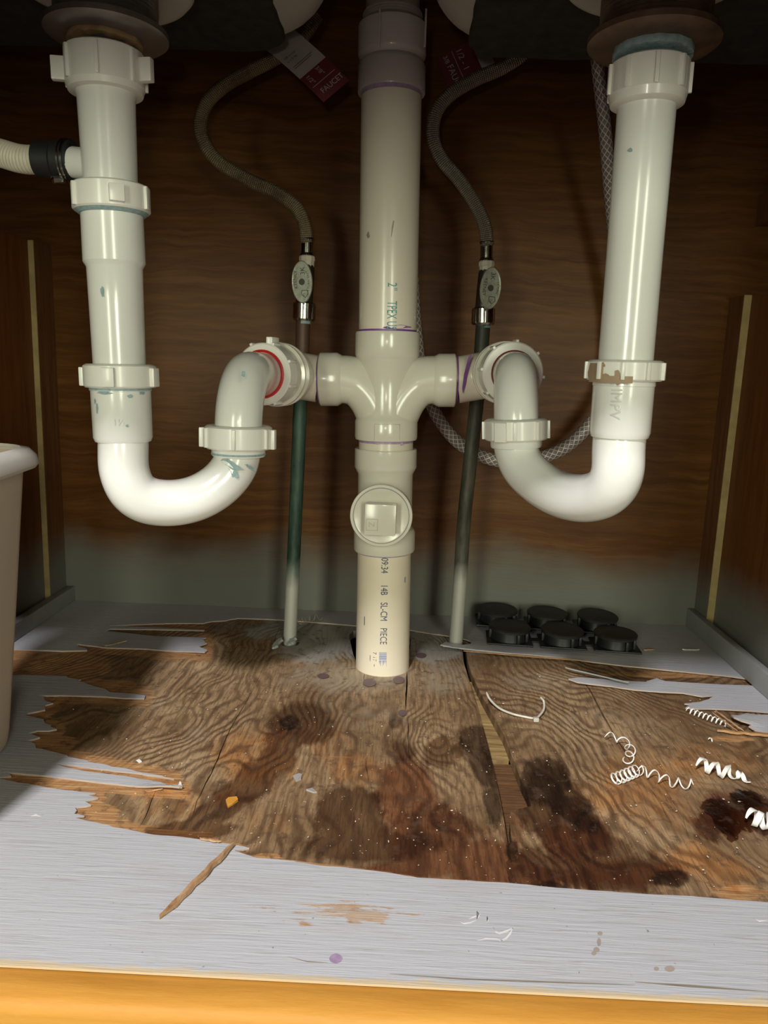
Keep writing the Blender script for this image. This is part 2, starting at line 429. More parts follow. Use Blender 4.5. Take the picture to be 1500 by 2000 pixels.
def copper_mat(name, top, mid, ztop, zpaint):
    q = NT(name, .55, .2); p = wpos(q); s = q.sep(p); n = q.noise(mapv(q, p, (1,1,.25)), 60, 5, .65)
    z = q.mth('ADD', s[2], q.mth('MULTIPLY_ADD', n, .05, -.025))
    c = q.mix(q.ramp(n, [(.42, 0), (.62, 1)]), mid, tuple(min(1, x*2.2+.02) for x in mid))
    c = q.mix(q.ramp(z, [(ztop-.02, 0), (ztop+.02, 1)]), c, top)
    c = q.mix(q.ramp(z, [(zpaint-.015, 1), (zpaint+.012, 0)]), c, (.44,.43,.39)); q.color(c); q.bump(n, .2, .001); return q.m
M['cop_l'] = copper_mat('green_tarnished_copper', (.10,.055,.035), (.018,.042,.028), .315, .085)
M['cop_r'] = copper_mat('dark_tarnished_copper', (.05,.055,.04), (.04,.038,.025), .33, .09)

# ------------------------------------------------------------------ room shell
XL, XR, YB, YF = -.4445, .3967, .95, .3377
def sbox(name, x0, x1, y0, y1, z0, z1, mat, parent=None, bev=0):
    b = MB(); b.box(((x0+x1)/2, (y0+y1)/2, (z0+z1)/2), x1-x0, y1-y0, z1-z0, bev=bev)
    o = b.build(name, mat, parent)
    if not parent: o['kind'] = 'structure'
    return o
sbox('wall_back', -.95, .95, YB, YB+.012, -.05, .80, M['back'])
# left side panel with straight top
sbox('wall_left', XL-.018, XL, .30, YB, -.05, .449, M['side'])
# right side panel, top dropping towards the front
pz = XP(1500, 576, XR); zf = .416+(pz.z-.416)*(YB-.30)/(YB-pz.y)
V = [(XR, .30, -.05), (XR, YB, -.05), (XR, YB, .416), (XR, .30, zf)]
V = V+[(x+.018, y, z) for x, y, z in V]
o = obj('wall_right', V, [(0,1,2,3),(4,7,6,5),(0,4,5,1),(1,5,6,2),(2,6,7,3),(3,7,4,0)], M['side']); o['kind'] = 'structure'
sbox('outer_light_block_left', -.95, -.93, .30, YB, -.05, .80, M['side']); sbox('outer_light_block_right', .93, .95, .30, YB, -.05, .80, M['side'])  # unseen; added so no outside light enters beyond the side panels
# corner cleats with a pale raw edge
def cleat(name, x0, x1, y0, z1):
    o = sbox(name, x0, x1, y0, YB-.0005, .0, z1, M['cleat'])
    e = sbox('raw_edge', x0, x1, y0-.0015, y0, .0, z1, M['palestrip'], o)
    return o
cleat('trim_1', XL, XL+.0065, YB-.045, .449)
cleat('trim_2', XR-.0085, XR, YB-.040, .414)
sbox('baseboard_left', XL+.0068, XL+.018, .40, YB-.001, .0004, .020, M['graypaint'], bev=.001)
sbox('baseboard_right', XR-.018, XR-.0088, .40, YB-.001, .0004, .024, M['graypaint'], bev=.001)
# front: bottom rail; unseen top rail, side closures and countertop that block light
b = MB()
prof = [(.352, -.0022), (YF-.001, -.0022), (YF-.004, -.0012), (YF-.016, -.0016), (YF-.021, -.004), (YF-.0225, -.008), (YF-.0225, -.10), (YF-.004, -.10), (YF-.004, -.02), (.352, -.02)]
V = [(x, y, z) for x in (-.93, .93) for y, z in prof]; k = len(prof)
b.add(V, [tuple(range(k)), tuple(range(2*k-1, k-1, -1))]+[(i, (i+1) % k, k+(i+1) % k, k+i) for i in range(k)])
o = b.build('trim_3', M['rail'], smooth=50); o['kind'] = 'structure'
sbox('trim_4', -.93, .93, .300, .318, .480, .76, M['rail'])  # top rail out of view; lower edge set to cut off the lamp light
sbox('front_light_block_left', -.93, -.47, .300, .318, -.002, .479, M['rail']); sbox('front_light_block_right', .44, .93, .300, .318, -.002, .479, M['rail'])  # unseen closures beside the opening, added to keep light out
o = sbox('countertop_light_block', -.95, .95, .27, YB, .76, .79, M['side'])  # unseen countertop underside, added to block light from above
sbox('trim_7', .408, .60, YB-.14, YB-.001, .497, .532, M['cleat'])

# ------------------------------------------------------------------ floor
def jag(P, a=.004, step=.006, seed=0, aniso=(1., .25)):
    """roughen a traced outline with splintery teeth running along x"""
    r = random.Random(seed); out = []
    for i in range(len(P)-1):
        p, q = Vector(P[i][:2]), Vector(P[i+1][:2]); L = (q-p).length; n = max(1, int(L/step))
        for k in range(n):
            t = (k+(r.uniform(-.3, .3) if k else 0))/n; v = p.lerp(q, t)
            if k:
                d = abs((q-p).normalized().y); s = a*(.25+d)*min(1, L/.02)
                v += Vector((r.uniform(-1, 1)*s*aniso[0], r.uniform(-1, 1)*s*aniso[1]*(.35 if d < .4 else 1)))
            out.append(v)
    out.append(Vector(P[-1][:2])); return out
px_left = [(463,1207),(400,1217),(343,1217),(300,1218),(213,1222),(300,1225),(400,1230),(398,1231),(300,1229),(215,1228),(206,1232),(300,1242),
 (403,1246),(398,1252),(404,1259),(392,1264),(400,1275),(340,1272),(287,1267),(213,1265),(143,1257),(160,1264),(170,1270),(120,1271),(30,1268),(-30,1270),(-30,1318),
 (42,1318),(130,1320),(163,1332),(195,1343),(215,1352),(250,1354),(284,1358),(282,1364),(240,1363),(200,1360),(130,1358),(73,1358),(88,1368),(104,1373),(88,1386),
 (50,1397),(85,1404),(88,1413),(111,1424),(95,1427),(73,1427),(56,1432),(78,1440),(50,1447),(68,1452),(70,1461),(83,1463),(120,1472),(157,1483),(213,1495),(262,1505),(300,1512),
 (340,1521),(322,1518),(260,1509),(173,1499),(108,1491),(127,1498),(173,1507),(213,1512),(260,1518),(313,1527),(324,1533),(300,1532),(357,1540),(350,1543),(283,1538),(173,1525),(67,1513),(7,1508),(22,1516),(-4,1519),
 (14,1524),(67,1533),(127,1543),(187,1549),(172,1553),(192,1558),(166,1565),(178,1572),(146,1577),(150,1583),(145,1589),(165,1593),(147,1597),(170,1603),(233,1617),(300,1630),(350,1634),(395,1640),(460,1650),
 (487,1656),(455,1660),(475,1667),(500,1675),(550,1679),(625,1690),(690,1696),(750,1703),(815,1714),(900,1719),(1000,1725),(1090,1734),(1175,1740),(1280,1747),(1350,1750),(1430,1757),(1500,1762),(1600,1775)]
px_right = [(1600,1440),(1500,1430),(1475,1427),(1462,1421),(1470,1418),(1446,1414),(1432,1408),(1427,1401),(1444,1402),(1457,1395),(1480,1397),(1500,1396),(1600,1400),
 (1600,1394),(1500,1391),(1457,1388),(1425,1386),(1392,1384),(1362,1384),(1339,1382),(1352,1377),(1337,1374),(1366,1371),(1387,1363),(1404,1358),(1372,1360),(1335,1353),(1290,1351),(1240,1347),(1195,1340),(1153,1336),(1128,1333),(1110,1327),(1130,1324),(1153,1325),(1262,1332),(1283,1324),(1300,1330),(1327,1332),(1413,1337),
 (1470,1339),(1500,1339),(1470,1327),(1420,1320),(1330,1311),(1240,1302),(1180,1296),(1132,1291),(1045,1284),(960,1276),(906,1271),(885,1268),(860,1264),(880,1256),(878,1243),(800,1230),(700,1222),(640,1217),(560,1211),(525,1209),(463,1207)]
tear = jag([F(*p) for p in px_left], .006, .005, 1)+jag([F(*p) for p in px_right], .004, .005, 2)[:-1]
def cdt_mesh(loops, outer, holes, step, jitter=.3, dom=None):
    """triangulate the polygon 'outer' minus 'holes' with interior points every 'step' metres"""
    pts = []; edges = []
    for L in loops:
        n0 = len(pts); pts += [Vector((p[0], p[1])) for p in L]
        edges += [(n0+i, n0+(i+1) % len(L)) for i in range(len(L))]
    xs = [p[0] for p in outer]; ys = [p[1] for p in outer]
    gx, gy = np.meshgrid(np.arange(min(xs), max(xs), step), np.arange(min(ys), max(ys), step))
    gx = gx.ravel()+rng.uniform(-jitter, jitter, gx.size)*step; gy = gy.ravel()+rng.uniform(-jitter, jitter, gy.size)*step
    k = inpoly(gx, gy, outer)
    for h in holes: k &= ~inpoly(gx, gy, h)
    pts += [Vector((a, b_)) for a, b_ in zip(gx[k], gy[k])]
    v, e, f, *_ = delaunay_2d_cdt(pts, edges, [], 0, 1e-6)
    A = np.array([(p.x, p.y) for p in v]); f = [t for t in f if len(t) >= 3]
    c = np.array([A[list(t)].mean(0) for t in f])
    k = inpoly(c[:,0], c[:,1], outer)
    for h in holes: k &= ~inpoly(c[:,0], c[:,1], h)
    f = [t for t, q in zip(f, k) if q]
    used = sorted({i for t in f for i in t}); mp = {o_: n_ for n_, o_ in enumerate(used)}
    A = A[used]; f = [tuple(mp[i] for i in t) for t in f]
    return A, f
def ellipse(cx, cy, rx, ry, n=28, jit=0., seed=0):
    r = random.Random(seed); return [(cx+math.cos(a)*rx*(1+r.uniform(-jit, jit)), cy+math.sin(a)*ry*(1+r.uniform(-jit, jit))) for a in [2*math.pi*i/n for i in range(n)]]
def thicken(A, f, zt, th):
    """top sheet + side walls"""
    n = len(A); V = [(A[i][0], A[i][1], zt[i]) for i in range(n)]+[(A[i][0], A[i][1], zt[i]-th) for i in range(n)]
    cnt = {}
    for t in f:
        for i in range(len(t)):
            a, b_ = t[i], t[(i+1) % len(t)]; k = (min(a, b_), max(a, b_)); cnt.setdefault(k, []).append((a, b_))
    Fc = list(f)
    for k, v in cnt.items():
        if len(v) == 1: a, b_ = v[0]; Fc.append((b_, a, a+n, b_+n))
    return V, Fc
def pxarr(A, z=0.):
    d = np.stack([A[:,0]-CP.x, A[:,1]-CP.y, np.full(len(A), z-CP.z)], 1)
    k = d@np.array(_F); return 750+FPX*(d@np.array(R2))/k, 1000-FPX*(d@np.array(U2))/k
def segdist(x, y, P):
    best = np.full(x.shape, 1e9)
    for i in range(len(P)-1):
        ax, ay = P[i]; bx, by = P[i+1]; dx, dy = bx-ax, by-ay
        t = np.clip(((x-ax)*dx+(y-ay)*dy)/(dx*dx+dy*dy), 0, 1); best = np.minimum(best, np.hypot(x-ax-t*dx, y-ay-t*dy))
    return best

x0, x1 = XL+.0002, XR-.0002
pipeC = F(748, 1298); copL = F(566, 1252); copR = F(890, 1257)
hole_stack = [tuple(F(*p)[:2]) for p in [(700,1300),(690,1275),(684,1250),(682,1238),(690,1230),(700,1228),(740,1226),(790,1232),(803,1245),(800,1275),(797,1300),(790,1310),(745,1313),(710,1310)]]
hole_l = ellipse(copL.x, copL.y, .0125, .012, 20, .1, 3); hole_r = ellipse(copR.x+.003, copR.y+.002, .0155, .013, 20, .05, 4)
rect = [(x0, YF), (x1, YF), (x1, YB), (x0, YB)]
A, f = cdt_mesh([rect, tear, hole_r], rect, [tear, hole_r], .010)
px, py = pxarr(A)
zt = np.zeros(len(A))
def bump2(cx, cy, rx, ry): return np.exp(-(((px-cx)/rx)**2+((py-cy)/ry)**2))
zt += .0035*bump2(880, 1262, 60, 14)+.003*bump2(1060, 1282, 160, 12)+.0008*bump2(1120, 1328, 60, 9)+.003*bump2(340, 1541, 60, 6)+.002*bump2(390, 1262, 40, 14)+.004*bump2(1440, 1410, 40, 14)
V, Fc = thicken(A, f, zt, .0014)
bare = np.zeros(len(A))
for cx, cy, rx, ry, s in [(640,1775,170,22,.62),(720,1800,110,14,.5),(480,1745,90,10,.35),(1170,1835,14,30,.3),(1290,1880,50,14,.4),(800,1795,90,8,.35),(600,1805,60,8,.4),(330,1742,40,8,.35)]:
    bare += s*bump2(cx, cy, rx, ry)
rim = np.clip(1-(A[:,1]-YF)/.0065, 0, 1)
dbl = lambda a: np.concatenate([a, a])
floor = obj('floor', V, Fc, M['paint'], attrs={'bare': np.concatenate([bare, np.full(len(bare), 3.)]), 'rim': dbl(rim)}); floor['kind'] = 'structure'
# near-black sheet below the floor: shade inside cracks and gaps put into colour
dark = MB(); dark.box(((x0+x1)/2, (YB+.353)/2, -.040), x1-x0, YB-.353, .004)
dark.build('floor_gap_shade', simple('painted_gap_shade', (.012,.009,.006), .9))['kind'] = 'structure'

def crack(pts, w0, w1=.0):
    """thin lens shaped slit along a traced line"""
    P = [F(*p).to_2d() for p in pts]; Q = []
    for i in range(len(P)-1):
        n = 4
        for k in range(n): Q.append(P[i].lerp(P[i+1], k/n))
    Q.append(P[-1]); n = len(Q); L = []; Rr = []
    for i, p in enumerate(Q):
        t = (Q[min(i+1, n-1)]-Q[max(i-1, 0)]).normalized(); nn = Vector((-t.y, t.x)); u = i/(n-1)
        wd = max(.00004, (w0*(1-u)+w1*u)*math.sin(math.pi*min(1, .04+u*.96))*random.uniform(.75, 1.25)/2) if 0 < u < 1 else .00002
        j = nn*random.uniform(-.0004, .0004)
        L.append(p+nn*wd+j); Rr.append(p-nn*wd+j)
    return [tuple(v) for v in L+Rr[::-1]]
slot_l = [(903,1262),(906,1290),(915,1320),(926,1350),(940,1400),(955,1455),(970,1520),(982,1580),(992,1640)]
slot_r = [(1000,1637),(996,1600),(998,1578),(1012,1573),(1038,1568),(1030,1540),(1018,1515),(1000,1470),(985,1430),(965,1395),(945,1360),(932,1335),(921,1310),(914,1290),(909,1262)]
slot = [tuple(F(*p)[:2]) for p in slot_l+slot_r]
cracks = [crack([(794,1300),(796,1330),(793,1360),(791,1398)], .0022, .001), crack([(799,1405),(797,1430),(799,1470),(804,1490)], .0010),
 crack([(1122,1305),(1150,1338),(1180,1395),(1212,1448),(1232,1480),(1262,1520)], .0022, .0012), crack([(1262,1522),(1290,1560),(1310,1600),(1325,1640)], .0009),
 crack([(520,1290),(480,1370),(450,1420),(425,1480),(408,1515),(385,1560),(370,1610)], .0007, .0012), crack([(304,1540),(285,1590),(265,1620)], .0011),
 crack([(715,1480),(716,1500),(722,1535)], .0009), crack([(714,1298),(711,1320),(710,1345)], .0009), crack([(838,1350),(842,1385),(849,1420)], .0007),
 crack([(1060,1345),(1085,1395),(1110,1430)], .0006), crack([(1112,1470),(1128,1500),(1142,1530)], .0007), crack([(766,1410),(768,1450),(770,1470)], .0006),
 crack([(1290,1520),(1335,1590),(1350,1650)], .0006), crack([(545,1222),(532,1262),(520,1285)], .0012), crack([(1350,1680),(1385,1730),(1390,1745)], .0008)]
knots = [ellipse(*F(843,1437)[:2], .0062, .0035, 14, .25, 5), ellipse(*F(937,1322)[:2], .0055, .0018, 12, .2, 6), ellipse(*F(950,1335)[:2], .0065, .0018, 12, .2, 7), ellipse(*F(883,1434)[:2], .0035, .003, 12, .3, 9), ellipse(*F(541,1561)[:2], .0045, .0013, 12, .3, 10)]
rect2 = [(x0, .352), (x1, .352), (x1, YB-.001), (x0, YB-.001)]
holes = [slot, hole_stack, hole_l, hole_r]+cracks+knots
A, f = cdt_mesh([rect2]+holes, rect2, holes, .0026)
px, py = pxarr(A, -.0014)
X, Y = A[:,0], A[:,1]
def vn(x, y, seed, sc):
    """smooth value noise"""
    r = np.random.default_rng(seed); G = r.uniform(-1, 1, (64, 64)); u = x*sc+20; v = y*sc+20
    i = np.floor(u).astype(int); j = np.floor(v).astype(int); a = u-i; b_ = v-j; a = a*a*(3-2*a); b_ = b_*b_*(3-2*b_)
    g = lambda p, q: G[p % 64, q % 64]
    return (g(i, j)*(1-a)+g(i+1, j)*a)*(1-b_)+(g(i, j+1)*(1-a)+g(i+1, j+1)*a)*b_
# ripple phase: loops of rotary-cut veneer stretched along the depth
left_of = inpoly(px, py, [(0,1150)]+[(905,1150)]+slot_l+[(1000,1800),(-200,1800)]) | (px < 905)
u = X-np.where(left_of, -.005, .30); v = Y-np.where(left_of, .62, .66)
ph = np.where(left_of, np.sqrt((u*120)**2+3.)+v*26*(.4+np.abs(u)*5), np.sqrt((u*95)**2+3.)-v*52)
ph = ph*.72+4.6*vn(X, Y*.5, 3, 9)+2.0*vn(X, Y*.6, 4, 22)+.7*vn(X, Y*.7, 5, 55)
for cx, cy, s, a in [(843,1437,.02,5.), (190,1455,.022,4.), (1190,1370,.035,5), (560,1420,.03,3), (1060,1400,.05,5)]:
    q = F(cx, cy); d = np.hypot(X-q.x, (Y-q.y)*.45); ph = ph+a*np.exp(-(d/s)**2)
def blobs(L):
    o_ = np.zeros(len(A))
    for cx, cy, rx, ry, s, *r in L:
        a = math.radians(r[0]) if r else 0; dx, dy = px-cx, py-cy
        U_ = (dx*math.cos(a)+dy*math.sin(a))/rx; V_ = (-dx*math.sin(a)+dy*math.cos(a))/ry
        o_ = np.maximum(o_, s*np.clip(1.5-np.sqrt(U_*U_+V_*V_), 0, 1))
    return o_
stain = blobs([(590,1415,62,38,1.2,0),(545,1470,60,34,1.1,-50),(500,1520,56,34,1.1,-40),(425,1580,80,30,1.1,-40),(375,1622,80,20,1.2,-5),(675,1590,75,60,1.,0),(700,1650,130,36,.95,0),(1080,1570,60,80,1.1,-20),(1180,1690,150,46,1.1,5),(870,1470,50,40,.7),
  (775,1465,38,26,.75,0),(770,1410,14,18,.7,0),(640,1540,30,20,.4),(1110,1600,70,40,.95,40),(1170,1660,90,40,1,10),(1050,1680,60,50,.7),(860,1620,110,70,.55),(1250,1700,70,30,.8),(960,1470,30,60,.5),(1400,1600,40,45,.9,30),(440,1690,100,20,.0)])
redden = blobs([(800,1560,60,80,1.2,-20),(850,1640,100,70,1.1,0),(930,1680,110,50,1.2,10),(1130,1640,90,60,.9),(1220,1700,120,36,.9),(800,1700,120,18,.9),(1050,1710,120,22,.9),(1000,1620,30,60,.6),(560,1440,70,45,.5),(1420,1590,70,50,.9),(460,1560,70,30,.5),(1400,1735,90,20,.4)])
black = blobs([(945,1480,32,66,1.15,-12),(930,1440,34,30,1,0),(960,1570,22,50,.85,-10),(925,1430,26,18,.7),(1060,1520,50,46,1.15,20),(1130,1590,50,30,1,35),(1105,1575,40,24,.85,40),(1040,1500,24,22,.9),(1310,1712,44,18,1),(565,1410,22,16,.8),(1150,1660,30,30,.6),(1460,1560,36,20,.9,20),(1000,1660,14,30,.8),(1080,1730,40,14,.8)])
wet = blobs([(1400,1575,34,18,1,10),(1425,1600,34,34,1,30),(1470,1570,50,26,1,20),(1430,1630,16,16,.8),(1500,1600,60,30,.9)])
dsl = segdist(px, py, px_left[13:])
dl = segdist(px, py, px_left[:30])
orange = np.clip(1.0-dsl/np.where(px < 420, 34, 7), 0, 1)*.9
orange = np.maximum(orange, np.clip(1-segdist(px, py, [(0,1290),(200,1300)])/34, 0, 1))
orange = np.maximum(orange, blobs([(80,1295,120,26,1),(210,1338,60,12,.9),(100,1450,50,18,.9),(90,1522,130,7,1),(240,1516,90,6,1),(190,1585,44,16,1),(520,1672,26,6,1),(1450,1345,90,4,.6),(1430,1440,60,8,.6),(1330,1316,200,7,.7),(1450,1740,80,22,.55),(560,1625,120,16,.35),(660,1490,60,30,.35),(300,1225,110,7,.9)]))
warm = blobs([(500,1480,90,60,.8),(700,1500,60,40,.8),(640,1440,60,40,.5),(1250,1540,120,90,.7),(1380,1480,120,40,.7),(330,1560,90,50,.6),(1350,1680,80,40,.8),(1420,1700,80,40,.7),(560,1600,90,40,.4)])
greyed = blobs([(620,1245,80,48,1),(760,1250,160,40,.9),(850,1265,60,26,1.2),(850,1240,60,30,1.2),(690,1230,220,22,1.2),(1000,1270,400,10,.6),(620,1225,110,26,1.2)])
dusty = blobs([(690,1320,150,34,.9),(860,1320,60,40,.8),(1050,1330,110,30,.5),(1180,1400,120,60,.35),(700,1400,120,50,.35),(300,1400,150,90,.3)])
z = -.0014-.0003*np.cos(ph*2*np.pi)*0+.0004*vn(X, Y, 11, 40)-.0003
right = ~left_of
z = z+np.where(right & (py > 1275), -.0012*np.clip((py-1275)/60, 0, 1), 0)
z = z+np.where(left_of, -.0006*np.clip((px-800)/150, 0, 1), 0)
V, Fc = thicken(A, f, z, .009)
o = obj('bare_plywood', V, Fc, M['bare'], floor, attrs={k: dbl(v_) for k, v_ in dict(phase=ph, stain=stain, redden=redden, blackish=black, wet=wet, orange=orange, warm=warm, greyed=greyed, dusty=dusty).items()})
o['label'] = 'bare brown water stained plywood where the grey surface has torn away'
# lower board seen in the slot between the sheets
bb = MB(); bx = [F(915,1400,-.010), F(975,1400,-.010), F(1075,1660,-.010), F(975,1660,-.010)]
q0 = F(935,1345,-.010); q1 = F(1060,1500,-.010); q2 = F(1060,1640,-.010)
def slab(name, pts, z1, th, mat, parent):
    V = [(p.x, p.y, z1) for p in pts]+[(p.x, p.y, z1-th) for p in pts]; n = len(pts)
    return obj(name, V, [tuple(range(n)), tuple(range(2*n-1, n-1, -1))]+[(i, (i+1) % n, n+(i+1) % n, n+i) for i in range(n)], mat, parent)
slab('pale_subfloor_board', [F(880,1332,-.0125), F(922,1332,-.0125), F(938,1362,-.0125), F(956,1397,-.0125), F(975,1432,-.0125), F(994,1484,-.0125), F(880,1484,-.0125)], -.0125, .02, M['subboard'], floor)
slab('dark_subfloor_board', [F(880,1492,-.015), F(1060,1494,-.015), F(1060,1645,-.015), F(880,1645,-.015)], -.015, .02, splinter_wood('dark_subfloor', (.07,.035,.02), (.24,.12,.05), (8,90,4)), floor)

# ------------------------------------------------------------------ stack (centre drain)
YS = .776
Abase = W(769, 0, YS); Bbase = F(748, 1298, 0.); YS2 = Bbase.y
Abase = W(768, -40, YS2)
top = Abase; bot = Vector((Bbase.x, Bbase.y, -.03))
stack = empty('drain_stack', Bbase, 'white glued PVC drain stack rising through the floor at the centre', 'drain pipe')
def part_rings(name, rows, mat, A_, B_, parent, seg=56, smooth=30):
    pf, D = rings(rows, A_, B_); mb = MB(); mb.turned(A_, D, pf, seg); return mb.build(name, mat, parent, smooth)
part_rings('threaded_adapter', [(-60,104),(6,106),(7,117),(11,117),(12,110),(16,110),(17,117),(22,118),(25,128),(28,133),(84,133),(90,130),(102,118),(106,118)], M['pvc_grey'], top, bot, stack)
for xx, s_ in ((741,1),(831,1)):
    hx = MB(); P = W(xx, 55, YS2-pr(133, W(768,55,YS2))*(1. if xx == 741 else .35)); hx.box(P, .002, .003, .032, bev=.0006); hx.build('moulded_rib', M['pvc_grey'], stack)
part_rings('coupling', [(100,118),(104,128),(108,132),(160,132),(163,130),(163.5,119)], M['pvc_grey'], top, bot, stack)
part_rings('primer_ring', [(160,118.8),(172,118.8)], M['lilac'], top, bot, stack)
part_rings('upper_pipe', [(150,118),(300,117),(500,115),(640,113),(690,112)], M['pvc_pipe'], top, bot, stack)
part_rings('primer_ring', [(642,113.4),(646,113.5)], M['purple'], top, bot, stack)
# double fixture fitting with two sweeping arms
cf = MB(); pf, D = rings([(645,113),(646,124),(650,126),(692,126),(698,121),(706,112),(760,106),(810,110),(820,117),(826,122),(858,122),(863,119),(864,106)], top, bot); cf.turned(top, D, pf, 56)
def arm(pts):
    P = [W(x, y, YS2) for x, y, *_ in pts]; Q = spline(P, 8); R = []
    wd = [p[2] for p in pts]; 
    for i in range(len(Q)):
        t = i/(len(Q)-1)*(len(pts)-1); k = min(int(t), len(pts)-2); R.append(pr(wd[k]*(1-(t-k))+wd[k+1]*(t-k), Q[i]))
    cf.sweep(Q, R, 40)
arm([(655,741,92),(680,742,93),(702,749,94),(724,768,98),(741,795,102),(751,825,104)])
arm([(860,742,92),(834,743,93),(812,750,94),(790,769,98),(773,795,102),(760,825,104)])
def hub(xa, xb, xc, y):
    a, b_, c_ = W(xa, y, YS2), W(xb, y, YS2), W(xc, y, YS2); D_ = (c_-a).normalized(); r1, r2 = pr(103, a), pr(92, a)
    L = (b_-a).length; L2 = (c_-a).length
    cf.turned(a, D_, [(0, r1*.9), (0, r1-.001), (.001, r1), (L, r1), (L2, r2), (L2+.004, r2*.9)], 48)
hub(625, 659, 669, 741); hub(889, 857, 846, 743)
cf.build('cross_fitting', M['pvc_fit'], stack, 40)
part_rings('pipe_nipple', [(855,106),(890,106)], M['pvc_pipe'], top, bot, stack)
part_rings('primer_ring', [(863,106.6),(868,106.4)], M['lilac'], top, bot, stack)
part_rings('cleanout_tee', [(881,106),(881.5,118),(884,121),(919,121),(923,117),(932,107),(1040,105),(1043,113),(1050,119),(1085,119),(1088,116),(1088.5,103)], M['pvc_fit'], top, bot, stack)
C0 = W(749, 998, YS2-.010); Nd = (W(748, 990, .5)-W(750, 998, .6)); Nd = Vector((-.04, -1, .04)).normalized()
ct = MB(); rr = pr(122, W(749,998,YS2-.038)); ct.turned(C0, Nd, [(0, rr*.92), (.006, rr*.95), (.022, rr*.97), (.030, rr), (.034, rr), (.035, rr*.985), (.035, rr*.90), (.0335, rr*.895), (.0335, 0.0005)], 64)
ct.build('cleanout_collar', M['pvc_fit'], stack, 30)
cp = MB(); cp.turned(C0+Nd*.0332, Nd, [(0, rr*.885), (.0022, rr*.885), (.0026, rr*.865), (.0023, rr*.84), (.0023, .0005)], 64)
plug = cp.build('cleanout_plug', M['pvc_fit'], stack, 25)
cg = MB(); cg.turned(C0+Nd*.0330, Nd, [(0, rr*.899), (.0018, rr*.899), (.0018, rr*.884), (0, rr*.884)], 64, cap=False); cg.build('plug_seam', M['blue'], stack)
Zd = Vector((0,0,1)); Xd = Vector((1,0,0)); Xd = (Xd-Nd*Xd.dot(Nd)).normalized(); Ud = Nd.cross(Xd)*-1
if Ud.z < 0: Ud = -Ud
kb = MB(); kb.box(C0+Nd*.043+Xd*.0003+Ud*(-.0015), .0305, .019, .0305, Xd, Nd, Ud, bev=.0012); kb.build('plug_wrench_square', M['pvc_fit'], plug)
mk = MB(); o_ = C0+Nd*.0527+Xd*(-.0075)+Ud*(-.0065)
for a, b_, c_, d_ in [(0,.0055,.011,.0005),(0,-.0055,.011,.0005),(.0055,0,.0005,.011),(-.0055,0,.0005,.011)]: mk.box(o_+Xd*a+Ud*b_, c_, .0005, d_, Xd, Nd, Ud)
TV, TF = text_mesh('Z', .008); mk.add([o_+Xd*(v.y-.003)+Ud*(-v.x+.003) for v in TV], TF)
mk.build('moulded_mark', simple('moulded_shadow', (.50,.47,.38), .4), plug)
part_rings('lower_pipe', [(1080,104),(1200,104),(1300,104),(1360,104)], simple('aged_cream_pipe', (.78,.70,.55), .32, vary=.12, vs=14), top, bot, stack)
part_rings('primer_ring', [(1087,104.6),(1090,104.4)], M['lilac'], top, bot, stack)
Dn = (bot-top).normalized()
def on_axis(py):
    (t, r), = rings([(py, 110)], top, bot)[0]; return top+Dn*t
def toward(P, dx=0): 
    n = (CP-P); n.z = 0; n.normalize(); n = n+Vector((dx, 0, 0)); return n.normalized()
t1 = MB(); A_ = on_axis(552); rU = pr(114, A_)
wrap_text('2"', .0085, A_, Dn, rU, toward(A_, -.02), t1, 1.1, sy=1.5); A_ = on_axis(588); wrap_text('TPEX US', .0072, A_, Dn, rU, toward(A_, -.03), t1, 1., sy=1.9)
t1.build('printed_text', M['teal'], stack)
t2 = MB(); rL = pr(104, on_axis(1180))
for s, y in (('09:34', 1090), ('14B', 1142), ('SL-CM', 1177), ('PIECE', 1227)):
    A_ = on_axis(y); wrap_text(s, .0074, A_, Dn, rL, toward(A_, -.09), t2, 1.0, sy=1.35)
t2.build('printed_text', M['blue'], stack)
t3 = MB(); A_ = on_axis(1275); N_ = toward(A_, -.05)
def patch(mb, A_, D_, N_, r, t0, t1_, s0, s1, off=.0004, n=4):
    N_ = (N_-D_*N_.dot(D_)).normalized(); T_ = N_.cross(D_); T_ = T_ if T_.x > 0 else -T_; V = []
    for i in range(n+1):
        th = (s0+(s1-s0)*i/n)/r
        for t in (t0, t1_): V.append(A_+D_*t+(N_*math.cos(th)+T_*math.sin(th))*(r+off))
    mb.add(V, [(2*i, 2*i+1, 2*i+3, 2*i+2) for i in range(n)])
tt = 0.; r_ = random.Random(4)
while tt < .017:
    wdt = r_.choice([.0003, .0005, .0008]); patch(t3, A_, Dn, N_, rL, tt, tt+wdt, -.002, .0058); tt += wdt+r_.choice([.0004, .0005])
t3.build('barcode', M['barblue'], stack)
t4 = MB(); wrap_text('7 1714', .006, A_, Dn, rL, N_, t4, 1., y0=-.0085, sy=.9); t4.build('printed_text', M['blue'], stack)
t5 = MB(); 
for y, s, a, b_ in ((1210, -.0215, .0095, .0009), (1283, -.0135, .010, .0007)):
    t5 = MB(); A2 = on_axis(y); patch(t5, A2, Dn, toward(A2), rL, 0, a, s, s+b_); t5.build('ink_mark', M['blue'], stack)
t5 = MB(); A2 = on_axis(1132); patch(t5, A2, Dn, toward(A2), rL, 0, .006, .0245, .0253); t5.build('ink_mark', M['blue'], stack)
